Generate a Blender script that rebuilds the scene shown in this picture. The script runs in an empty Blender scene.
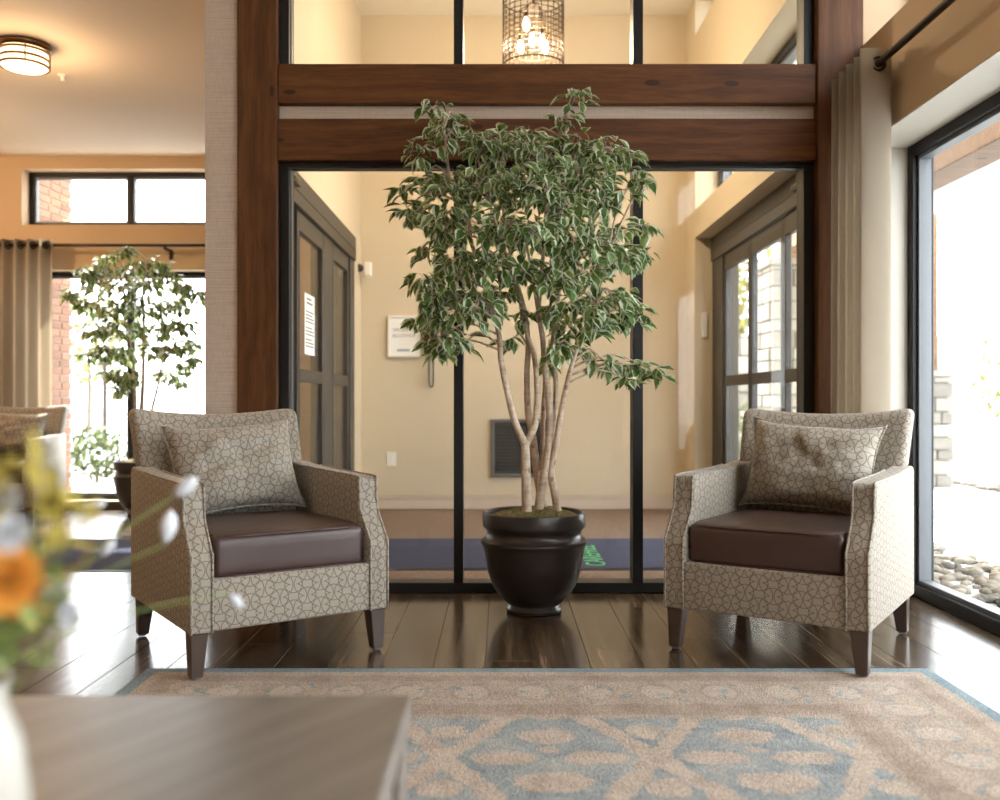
import bpy, bmesh, math, random
from mathutils import Vector, Matrix, noise as mnoise
random.seed(7)
R = math.radians
SC = bpy.context.scene
COL = SC.collection

# ------------------------------------------------------------------ camera, sky, exposure
F_PX, EYE = 930.0, 0.9
cam_d = bpy.data.cameras.new('camera'); cam = bpy.data.objects.new('camera', cam_d); COL.objects.link(cam)
cam.location = (0, 0, EYE); cam.rotation_euler = (R(90), 0, 0)
cam_d.sensor_width = 36; cam_d.lens = F_PX * 36 / 1000
cam_d.clip_start = 0.05; cam_d.clip_end = 300
cam_d.dof.use_dof = True; cam_d.dof.focus_distance = 3.6; cam_d.dof.aperture_fstop = 2.0
SC.camera = cam

world = bpy.data.worlds.new('world'); SC.world = world; world.use_nodes = True
wn = world.node_tree.nodes; wn.clear()
w_out = wn.new('ShaderNodeOutputWorld'); w_bg = wn.new('ShaderNodeBackground')
w_bg.inputs['Color'].default_value = (0.93, 0.965, 1.0, 1); w_bg.inputs['Strength'].default_value = 4.0
world.node_tree.links.new(w_bg.outputs[0], w_out.inputs[0])

sun_d = bpy.data.lights.new('sun', 'SUN'); sun = bpy.data.objects.new('sun', sun_d); COL.objects.link(sun)
sun_d.energy = 7.0; sun_d.angle = R(2); sun_d.color = (1, 0.95, 0.86)
sun.rotation_euler = Vector((-.22, 1, 1.15)).to_track_quat('Z', 'Y').to_euler()     # high, from beyond the far wall

SC.view_settings.view_transform = 'Standard'; SC.view_settings.look = 'None'
SC.view_settings.exposure = 1.47; SC.view_settings.gamma = 1; SC.view_settings.use_curve_mapping = False
SC.cycles.use_denoising = True
SC.cycles.max_bounces = 12; SC.cycles.diffuse_bounces = 6; SC.cycles.transparent_max_bounces = 16
SC.cycles.sample_clamp_indirect = 8.0
SC.cycles.caustics_reflective = False; SC.cycles.caustics_refractive = False

def at(px, py, Y):
    return Vector(((px - 500) / F_PX * Y, Y, EYE - (py - 400) / F_PX * Y))

# ------------------------------------------------------------------ node helper
class NT:
    def __init__(s, name):
        s.m = bpy.data.materials.new(name); s.m.use_nodes = True
        s.t = s.m.node_tree; s.t.nodes.clear()
        s.out = s.t.nodes.new('ShaderNodeOutputMaterial')
        s.b = s.t.nodes.new('ShaderNodeBsdfPrincipled')
        s.t.links.new(s.b.outputs[0], s.out.inputs[0])
    def n(s, typ, **kw):
        x = s.t.nodes.new(typ)
        for k, v in kw.items(): setattr(x, k, v)
        return x
    def put(s, sock, v):
        if hasattr(v, 'is_output'): s.t.links.new(v, sock)
        elif v is not None: sock.default_value = v
    def math(s, op, a, b=None, c=None):
        x = s.n('ShaderNodeMath', operation=op)
        s.put(x.inputs[0], a)
        if b is not None: s.put(x.inputs[1], b)
        if c is not None: s.put(x.inputs[2], c)
        return x.outputs[0]
    def mix(s, f, a, b, blend='MIX'):
        x = s.n('ShaderNodeMix', data_type='RGBA', blend_type=blend)
        s.put(x.inputs[0], f)
        s.put(x.inputs[6], c4(a)); s.put(x.inputs[7], c4(b))
        return x.outputs[2]
    def ramp(s, f, stops):
        x = s.n('ShaderNodeValToRGB'); e = x.color_ramp.elements
        while len(e) > 1: e.remove(e[-1])
        e[0].position = stops[0][0]; e[0].color = c4(stops[0][1])
        for p, c in stops[1:]:
            k = e.new(p); k.color = c4(c)
        s.put(x.inputs[0], f); return x.outputs[0]
    def coord(s, which='Object'): return s.n('ShaderNodeTexCoord').outputs[which]
    def pos(s): return s.n('ShaderNodeNewGeometry').outputs['Position']
    def mapv(s, v, scale=(1,1,1), loc=(0,0,0)):
        x = s.n('ShaderNodeMapping'); s.put(x.inputs[0], v)
        x.inputs['Scale'].default_value = scale; x.inputs['Location'].default_value = loc
        return x.outputs[0]
    def noise(s, v, scale, detail=3, rough=.55, out=0):
        x = s.n('ShaderNodeTexNoise'); s.put(x.inputs['Vector'], v)
        x.inputs['Scale'].default_value = scale; x.inputs['Detail'].default_value = detail; x.inputs['Roughness'].default_value = rough
        return x.outputs[out]
    def sep(s, v):
        x = s.n('ShaderNodeSeparateXYZ'); s.put(x.inputs[0], v); return x.outputs
    def comb(s, a, b, c=0.0):
        x = s.n('ShaderNodeCombineXYZ'); s.put(x.inputs[0], a); s.put(x.inputs[1], b); s.put(x.inputs[2], c); return x.outputs[0]
    def bump(s, h, strength=.3, dist=.01):
        x = s.n('ShaderNodeBump'); s.put(x.inputs['Height'], h)
        x.inputs['Strength'].default_value = strength; x.inputs['Distance'].default_value = dist
        s.t.links.new(x.outputs[0], s.b.inputs['Normal'])
    def set(s, color=None, rough=None, metal=None, spec=None, **kw):
        if color is not None: s.put(s.b.inputs['Base Color'], c4(color))
        if rough is not None: s.put(s.b.inputs['Roughness'], rough)
        if metal is not None: s.put(s.b.inputs['Metallic'], metal)
        if spec is not None: s.put(s.b.inputs['Specular IOR Level'], spec)
        for k, v in kw.items(): s.put(s.b.inputs[k], v)
        return s.m
def c4(c):
    if hasattr(c, 'is_output') or not isinstance(c, (tuple, list)): return c
    return tuple(c) + (1,) if len(c) == 3 else tuple(c)

MAT = {}
def plain(name, color, rough=.5, metal=0, spec=.5, nscale=30, namt=.06, bump=0):
    t = NT(name); o = t.coord('Object')
    f = t.noise(o, nscale, 3)
    dark = tuple(x * (1 - namt) for x in color); lite = tuple(min(1, x * (1 + namt)) for x in color)
    t.set(t.mix(f, dark, lite), rough, metal, spec)
    if bump: t.bump(f, bump, .004)
    MAT[name] = t.m; return t.m

plain('wall_paint', (.56, .41, .265), .75, nscale=60, namt=.03, bump=.05)
plain('vestibule_paint', (.61, .525, .385), .7, nscale=60, namt=.03, bump=.05)
plain('ceiling_paint', (.78, .68, .56), .8, nscale=70, namt=.02)
plain('white_paint', (.80, .77, .70), .55, nscale=50, namt=.02)
plain('base_trim', (.62, .53, .45), .5, nscale=40, namt=.03)
plain('black_metal', (.010, .010, .011), .45, 0, .3, nscale=80, namt=.2)
plain('bronze_metal', (.032, .030, .027), .42, .1, nscale=60, namt=.12)
plain('silver_metal', (.14, .15, .165), .45, .1, nscale=60, namt=.05)
plain('dark_bronze', (.035, .022, .016), .32, .6, nscale=60, namt=.2)
plain('brass_bronze', (.20, .10, .045), .35, .75, nscale=60, namt=.15)
plain('chair_leg_wood', (.055, .035, .026), .35, nscale=40, namt=.2)
plain('curtain_dark_line', (.3, .27, .22), .8)
plain('pot_glaze', (.030, .023, .020), .30, .15, nscale=14, namt=.35)
plain('plastic_white', (.80, .79, .74), .4, namt=.02)
plain('plastic_black', (.015, .015, .017), .35)
plain('paper', (.86, .87, .86), .7, namt=.02)
plain('ink_grey', (.33, .31, .29), .8)
plain('ink_dark', (.10, .10, .11), .8)
plain('ink_blue', (.35, .45, .52), .8)
plain('panel_screen', (.035, .038, .042), .25)
plain('mat_letter_green', (.10, .48, .20), .9)
plain('concrete', (.42, .43, .43), .85, nscale=8, namt=.08)
plain('siding_white', (.60, .59, .57), .6, namt=.03)
plain('orange_petal', (.80, .36, .06), .6, nscale=20, namt=.3)
plain('white_petal', (.62, .64, .68), .55, namt=.05)
plain('yellow_petal', (.46, .37, .07), .6, nscale=20, namt=.3)
plain('stem_green', (.16, .22, .05), .6, nscale=20, namt=.3)
plain('leaf_dark', (.05, .09, .03), .5, nscale=20, namt=.3)
plain('vase_ceramic', (.44, .42, .37), .25, nscale=10, namt=.03)
plain('grass_outside', (.16, .22, .06), .9, nscale=20, namt=.4)
plain('tree_bark_far', (.12, .09, .07), .9, nscale=20, namt=.3)
plain('foliage_far', (.10, .13, .04), .8, nscale=5, namt=.5)
plain('foliage_yellow', (.22, .21, .06), .8, nscale=5, namt=.4)
plain('mortar', (.26, .24, .21), .9, namt=.1)

def mk_glass(name, tint, refl):
    t = NT(name); t.t.nodes.remove(t.b)
    tr = t.n('ShaderNodeBsdfTransparent'); tr.inputs[0].default_value = c4(tint)
    gl = t.n('ShaderNodeBsdfGlossy'); gl.inputs['Roughness'].default_value = .0
    g = t.n('ShaderNodeNewGeometry'); dt = t.n('ShaderNodeVectorMath', operation='DOT_PRODUCT')
    t.t.links.new(g.outputs['Normal'], dt.inputs[0]); t.t.links.new(g.outputs['Incoming'], dt.inputs[1])
    k = t.math('POWER', t.math('SUBTRACT', 1.0, t.math('ABSOLUTE', dt.outputs['Value'])), 5.0)   # Schlick, the same from both sides of the pane
    fr = t.math('MULTIPLY_ADD', k, (1 - refl) * .6, refl)
    mx = t.n('ShaderNodeMixShader')
    t.t.links.new(fr, mx.inputs[0]); t.t.links.new(tr.outputs[0], mx.inputs[1]); t.t.links.new(gl.outputs[0], mx.inputs[2])
    t.t.links.new(mx.outputs[0], t.out.inputs[0]); MAT[name] = t.m
mk_glass('glass', (.98, .99, .985), .03)
mk_glass('storefront_glass', (.985, .987, .98), .022)

def mk_emit(name, color, strength):
    t = NT(name); t.set((.8, .7, .55), .4)
    t.b.inputs['Emission Color'].default_value = c4(color); t.b.inputs['Emission Strength'].default_value = strength
    MAT[name] = t.m
mk_emit('bulb_glow', (1, .56, .22), 45)
mk_emit('lamp_diffuser', (1, .70, .38), 1.3)

def mk_linen():
    t = NT('linen_wallpaper'); p = t.pos()
    a = t.noise(t.mapv(p, (3, 3, 160)), 1.0, 2); b = t.noise(t.mapv(p, (90, 90, 30)), 1.0, 2)
    f = t.math('ADD', t.math('MULTIPLY', a, .7), t.math('MULTIPLY', b, .3))
    t.set(t.ramp(f, [(.3, (.40, .315, .25)), (.7, (.56, .46, .38))]), .8); t.bump(f, .35, .004); MAT['linen_wallpaper'] = t.m
mk_linen()

def mk_timber(name, axis, c0, c1, c2):
    t = NT(name); p = t.pos()
    sc = {'x': (.9, 14, 14), 'z': (14, 14, .9)}[axis]
    d = t.noise(p, 2.2, 2, out=1)
    v = t.n('ShaderNodeVectorMath', operation='ADD'); t.put(v.inputs[0], t.mapv(p, sc)); t.put(v.inputs[1], d)
    g = t.noise(v.outputs[0], 1.6, 6, .65)
    fine = t.noise(t.mapv(p, tuple(x * 9 for x in sc)), 1.0, 3)
    kn = t.n('ShaderNodeTexVoronoi'); t.put(kn.inputs['Vector'], t.mapv(p, tuple(2.3 if x < 2 else 6 for x in sc))); kn.inputs['Scale'].default_value = 1.0
    knot = t.math('LESS_THAN', kn.outputs[0], .085)
    f = t.math('ADD', t.math('MULTIPLY', g, .75), t.math('MULTIPLY', fine, .25))
    col = t.ramp(f, [(.32, c0), (.5, c1), (.68, c2)])
    col = t.mix(t.math('MULTIPLY', knot, .75), col, (.018, .007, .004))
    t.set(col, t.math('MULTIPLY_ADD', fine, .25, .42), spec=.25); t.bump(f, .12, .004); MAT[name] = t.m
mk_timber('timber_beam', 'x', (.045, .016, .006), (.10, .036, .011), (.16, .062, .020))
mk_timber('timber_post', 'z', (.045, .017, .006), (.095, .036, .012), (.15, .060, .020))
mk_timber('cedar_beam', 'x', (.11, .055, .025), (.17, .09, .045), (.22, .125, .065))

def mk_floor():
    t = NT('floor_wood'); p = t.pos()
    rnd = t.n('ShaderNodeObjectInfo').outputs['Random']
    off = t.comb(t.math('MULTIPLY', rnd, 37.0), t.math('MULTIPLY', rnd, 91.0), rnd)
    v = t.n('ShaderNodeVectorMath', operation='ADD'); t.put(v.inputs[0], p); t.put(v.inputs[1], off); v = v.outputs[0]
    g = t.noise(t.mapv(v, (26, 1.1, 1)), 1.3, 5, .62)
    fine = t.noise(t.mapv(v, (95, 3.0, 1)), 1.0, 3, .6)
    f = t.math('ADD', t.math('MULTIPLY', g, .70), t.math('MULTIPLY', fine, .30))
    col = t.ramp(f, [(.34, (.014, .009, .006)), (.46, (.054, .035, .022)), (.55, (.105, .071, .045)), (.66, (.175, .124, .082))])
    hue = t.math('MULTIPLY_ADD', rnd, .55, .72)
    hs = t.n('ShaderNodeHueSaturation'); t.put(hs.inputs['Color'], col); t.put(hs.inputs['Value'], hue)
    t.set(hs.outputs[0], t.math('MULTIPLY_ADD', fine, .10, .14), spec=.5); t.bump(fine, .03, .001); MAT['floor_wood'] = t.m
mk_floor()

def mk_table_wood():
    t = NT('table_wood'); p = t.coord('Object')
    x, y, z = t.sep(p)
    q = t.comb(t.math('ADD', t.math('MULTIPLY', x, .83), t.math('MULTIPLY', y, -.55)), t.math('ADD', t.math('MULTIPLY', x, .55), t.math('MULTIPLY', y, .83)), z)
    g = t.noise(t.mapv(q, (24, 1.6, 24)), 1.2, 4, .6)
    f2 = t.noise(t.mapv(q, (140, 6, 140)), 1.0, 3, .6)
    f = t.math('ADD', t.math('MULTIPLY', g, .7), t.math('MULTIPLY', f2, .3))
    t.set(t.ramp(f, [(.3, (.115, .095, .082)), (.5, (.175, .150, .132)), (.7, (.24, .21, .185))]), .33); t.bump(f2, .1, .002); MAT['table_wood'] = t.m
mk_table_wood()

def mk_fabric(name, base, line, amt=1.0):
    t = NT(name); uv = t.n('ShaderNodeUVMap'); uv.uv_map = 'UVMap'
    u0, v0, _ = t.sep(uv.outputs[0])
    nz = t.noise(uv.outputs[0], 9.0, 1, out=1); nx, ny, _n = t.sep(nz)
    u = t.math('MULTIPLY_ADD', nx, .012, u0); v = t.math('MULTIPLY_ADD', ny, .012, v0)
    def ring(S, ou, ov, r, w):
        a = t.math('SUBTRACT', t.math('FLOORED_MODULO', t.math('ADD', u, ou), S), S / 2)
        b = t.math('SUBTRACT', t.math('FLOORED_MODULO', t.math('ADD', v, ov), S * .82), S * .41)
        d = t.math('SQRT', t.math('ADD', t.math('MULTIPLY', a, a), t.math('MULTIPLY', t.math('MULTIPLY', b, b), 1.25)))
        return t.math('LESS_THAN', t.math('ABSOLUTE', t.math('SUBTRACT', d, r)), w)
    S = .096; w = .00125
    L = ring(S, 0, 0, .046, w)
    for a in ((S / 2, S * .41, .046), (S * .5, 0, .031), (0, S * .41, .031)):
        L = t.math('MAXIMUM', L, ring(S, a[0], a[1], a[2], w))
    weave = t.noise(t.mapv(uv.outputs[0], (700, 700, 1)), 1.0, 2)
    tone = t.noise(uv.outputs[0], 26.0, 2)
    col = t.mix(tone, tuple(c * .86 for c in base), tuple(c * 1.12 for c in base))
    col = t.mix(t.math('MULTIPLY', L, .8 * amt), col, line)
    t.set(col, .72, spec=.3); t.b.inputs['Sheen Weight'].default_value = .15
    t.bump(weave, .18, .0015); MAT[name] = t.m
mk_fabric('chair_fabric', (.29, .26, .215), (.075, .036, .016))

def mk_leather():
    t = NT('brown_leather'); o = t.coord('Object')
    v = t.n('ShaderNodeTexVoronoi'); t.put(v.inputs['Vector'], o); v.inputs['Scale'].default_value = 260
    f = t.noise(o, 6, 3); w = t.noise(t.mapv(o, (5, 14, 14)), 1.0, 2)
    t.set(t.mix(f, (.036, .018, .015), (.060, .031, .026)), t.math('MULTIPLY_ADD', f, .15, .30), spec=.5)
    h = t.math('ADD', t.math('MULTIPLY', v.outputs[0], .12), w); t.bump(h, .22, .006); MAT['brown_leather'] = t.m
mk_leather()

def mk_curtain():
    t = NT('curtain_cloth'); p = t.pos()
    f = t.noise(t.mapv(p, (300, 300, 300)), 1.0, 2); g = t.noise(p, 3, 2)
    t.set(t.mix(g, (.52, .45, .355), (.60, .53, .43)), .85, spec=.2)
    t.bump(f, .15, .001)
    tl = t.n('ShaderNodeBsdfTranslucent'); tl.inputs[0].default_value = (.5, .45, .37, 1)
    mx = t.n('ShaderNodeMixShader'); mx.inputs[0].default_value = .22
    t.t.links.new(t.b.outputs[0], mx.inputs[1]); t.t.links.new(tl.outputs[0], mx.inputs[2]); t.t.links.new(mx.outputs[0], t.out.inputs[0])
    MAT['curtain_cloth'] = t.m
mk_curtain()

def mk_carpet():
    t = NT('brown_carpet'); p = t.pos()
    f = t.noise(p, 240, 3, .7); g = t.noise(p, 30, 3)
    t.set(t.ramp(t.math('ADD', t.math('MULTIPLY', f, .75), t.math('MULTIPLY', g, .25)), [(.3, (.13, .095, .075)), (.7, (.33, .25, .20))]), .95, spec=.1); t.bump(f, .6, .01); MAT['brown_carpet'] = t.m
    t = NT('navy_mat'); p = t.pos()
    w = t.n('ShaderNodeTexWave', wave_type='BANDS', bands_direction='X'); t.put(w.inputs['Vector'], p); w.inputs['Scale'].default_value = 22; w.inputs['Distortion'].default_value = .6
    f = t.noise(p, 300, 3, .7)
    t.set(t.mix(t.math('ADD', t.math('MULTIPLY', f, .6), t.math('MULTIPLY', w.outputs[1], .4)), (.032, .038, .072), (.09, .10, .165)), .95, spec=.1); t.bump(f, .5, .006); MAT['navy_mat'] = t.m
mk_carpet()

def mk_rug():
    t = NT('rug_pattern'); o = t.coord('Object')
    wob = t.noise(o, 16, 5, .75, out=1); wx, wy, _ = t.sep(wob)
    u_, v_, _ = t.sep(o)
    u = t.math('ADD', u_, t.math('MULTIPLY_ADD', wx, .085, -.0425)); v = t.math('ADD', v_, t.math('MULTIPLY_ADD', wy, .085, -.0425))
    A, S, M = (lambda a, b: t.math('ADD', a, b)), (lambda a, b: t.math('SUBTRACT', a, b)), (lambda a, b: t.math('MULTIPLY', a, b))
    MX, MN = (lambda a, b: t.math('MAXIMUM', a, b)), (lambda a, b: t.math('MINIMUM', a, b))
    LT, GT, AB = (lambda a, b: t.math('LESS_THAN', a, b)), (lambda a, b: t.math('GREATER_THAN', a, b)), (lambda a: t.math('ABSOLUTE', a))
    def edge(u, v): return MN(S(1.3, AB(u)), MN(S(.775, v), A(v, 2.775)))
    d = edge(u, v); d0 = edge(u_, v_)
    # lattice of ribbons, cells centred on (0,0) and (.2635,.5)
    a = M(u, 1 / .2635); b = M(v, 1 / .5)
    def near(x, off): 
        y = t.math('FRACT', A(M(A(x, off), .5), 100.0)); return AB(S(y, .5))
    r1 = LT(near(A(a, b), 0.0), .062); r2 = LT(near(S(a, b), 0.0), .062)
    rib = MX(r1, r2)
    def blobs(ou, ov):
        p = S(t.math('FLOORED_MODULO', A(u, .2635 - ou), .527), .2635); q = S(t.math('FLOORED_MODULO', A(v, .5 - ov), 1.0), .5)
        out = None
        for (cx, cy, sx, sy) in ((-.115, 0, .085, .045), (.115, 0, .085, .045), (0, .15, .075, .055), (0, -.15, .10, .06), (0, .32, .05, .05), (0, -.32, .05, .05), (0, .05, .03, .02)):
            e = A(t.math('POWER', M(AB(S(p, cx)), 1 / sx), 2.0), t.math('POWER', M(AB(S(q, cy)), 1 / sy), 2.0))
            e = LT(e, 1.0); out = e if out is None else MX(out, e)
        return out
    bl = MX(blobs(0, 0), blobs(.2635, .5))
    vv = t.n('ShaderNodeTexVoronoi'); t.put(vv.inputs['Vector'], o); vv.inputs['Scale'].default_value = 26
    sp = t.noise(o, 26, 4, .7)
    beige_f = t.noise(o, 9, 4, .6); fine = t.noise(o, 130, 3, .75)
    beige = t.ramp(beige_f, [(.3, (.42, .345, .285)), (.6, (.56, .475, .405))])
    dkbeige = t.ramp(beige_f, [(.3, (.31, .24, .19)), (.7, (.44, .355, .295))])
    blue = t.ramp(t.noise(o, 7, 4, .7), [(.3, (.225, .265, .29)), (.5, (.33, .36, .37)), (.72, (.47, .455, .43))])
    field = t.mix(rib, blue, beige)
    field = t.mix(M(bl, S(1.0, rib)), field, beige)
    inner_bl = M(bl, LT(vv.outputs[0], .16)); field = t.mix(M(inner_bl, .5), field, dkbeige)
    # border: guard stripes, palmettes with blue flecks
    along = MX(M(GT(S(1.3, AB(u_)), d0), u_), 0.0)
    per = t.math('FLOORED_MODULO', A(u_, 10.0), .19); perv = t.math('FLOORED_MODULO', A(v_, 10.0), .19)
    side = LT(S(1.3, AB(u_)), MN(S(.775, v_), A(v_, 2.775)))
    t_al = t.mix(side, t.comb(per, per, per), t.comb(perv, perv, perv)); tal, _, _ = t.sep(t_al)
    ed = A(t.math('POWER', M(S(tal, .095), 1 / .055), 2.0), t.math('POWER', M(S(d, .255), 1 / .07), 2.0))
    pal = LT(ed, 1.0); palring = LT(AB(S(ed, 1.0)), .22)
    border = t.mix(t.math('MULTIPLY', beige_f, .8), beige, dkbeige)
    guard = MX(LT(AB(S(d, .115)), .030), LT(AB(S(d, .415)), .045))
    border = t.mix(M(guard, .75), border, dkbeige)
    border = t.mix(M(pal, .45), border, (.60, .52, .45)); border = t.mix(M(palring, .3), border, (.27, .19, .14))
    fleck = M(GT(sp, .60), M(GT(d, .16), LT(d, .36))); border = t.mix(M(fleck, .85), border, (.23, .31, .35))
    col = t.mix(GT(d, .485), border, field)
    col = t.mix(LT(d0, .045), col, t.ramp(beige_f, [(.3, (.19, .26, .30)), (.7, (.29, .355, .385))]))
    col = t.mix(.5, col, t.ramp(fine, [(.3, (.12, .12, .12)), (.7, (.9, .89, .87))]), 'OVERLAY')
    t.set(col, .95, spec=.1); t.bump(A(fine, M(beige_f, .6)), .9, .012); MAT['rug_pattern'] = t.m
mk_rug()

def mk_leaf(name, g0, g1, cream, th):
    t = NT(name); uv = t.n('ShaderNodeUVMap'); uv.uv_map = 'UVMap'
    u, v, _ = t.sep(uv.outputs[0])
    p = t.pos(); nz = t.noise(p, 55, 2)
    tone = t.noise(p, 13, 3, .7); wide = t.noise(t.mapv(p, (1, 1, 1), (3, 5, 7)), 16, 1)
    m = t.math('GREATER_THAN', t.math('ADD', t.math('ABSOLUTE', u), t.math('ADD', t.math('MULTIPLY_ADD', nz, .9, -.45), t.math('MULTIPLY_ADD', wide, 1.3, -.65))), th)
    col = t.ramp(tone, [(.36, g0), (.62, g1)]); col = t.mix(t.math('MULTIPLY', m, .85), col, cream)
    t.set(col, .27, spec=.65)
    tl = t.n('ShaderNodeBsdfTranslucent'); t.put(tl.inputs[0], t.mix(.5, col, (.35, .45, .08)))
    mx = t.n('ShaderNodeMixShader'); mx.inputs[0].default_value = .32
    t.t.links.new(t.b.outputs[0], mx.inputs[1]); t.t.links.new(tl.outputs[0], mx.inputs[2]); t.t.links.new(mx.outputs[0], t.out.inputs[0])
    MAT[name] = t.m
mk_leaf('ficus_leaf', (.022, .060, .022), (.165, .28, .095), (.70, .72, .54), .62)

def mk_bark():
    t = NT('ficus_bark'); o = t.coord('Object')
    g = t.noise(t.mapv(o, (40, 40, 14)), 1.0, 4, .6)
    rings = t.noise(t.mapv(o, (6, 6, 90)), 1.0, 2)
    k = t.n('ShaderNodeTexVoronoi'); t.put(k.inputs['Vector'], t.mapv(o, (1, 1, .6))); k.inputs['Scale'].default_value = 22
    kn = t.math('LESS_THAN', k.outputs[0], .17)
    col = t.ramp(t.math('ADD', t.math('MULTIPLY', g, .7), t.math('MULTIPLY', rings, .3)), [(.3, (.20, .125, .08)), (.5, (.42, .32, .235)), (.7, (.60, .49, .385))])
    col = t.mix(t.math('MULTIPLY', kn, .7), col, (.13, .07, .04))
    t.set(col, .7); t.bump(g, .35, .006); MAT['ficus_bark'] = t.m
    t = NT('moss'); o = t.coord('Object'); f = t.noise(o, 70, 4, .7)
    t.set(t.ramp(f, [(.3, (.05, .045, .012)), (.55, (.17, .14, .04)), (.75, (.30, .25, .10))]), .95); t.bump(f, 1.0, .02); MAT['moss'] = t.m
mk_bark()

def mk_brick():
    t = NT('brick_clay'); r = t.n('ShaderNodeObjectInfo').outputs['Random']; f = t.noise(t.pos(), 40, 3)
    t.set(t.mix(t.math('ADD', t.math('MULTIPLY', r, .7), t.math('MULTIPLY', f, .3)), (.13, .055, .03), (.24, .12, .07)), .85); t.bump(f, .3, .004); MAT['brick_clay'] = t.m
    t = NT('ledge_stone'); r = t.n('ShaderNodeObjectInfo').outputs['Random']; f = t.noise(t.pos(), 18, 4)
    t.set(t.mix(t.math('ADD', t.math('MULTIPLY', r, .6), t.math('MULTIPLY', f, .4)), (.11, .10, .09), (.36, .33, .29)), .85); t.bump(f, .5, .01); MAT['ledge_stone'] = t.m
    t = NT('river_rock'); f = t.noise(t.pos(), 9, 2); v = t.n('ShaderNodeTexVoronoi'); t.put(v.inputs['Vector'], t.pos()); v.inputs['Scale'].default_value = 9
    t.set(t.mix(v.outputs[1], (.07, .062, .05), (.27, .235, .185)), .8); MAT['river_rock'] = t.m
mk_brick()

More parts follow.
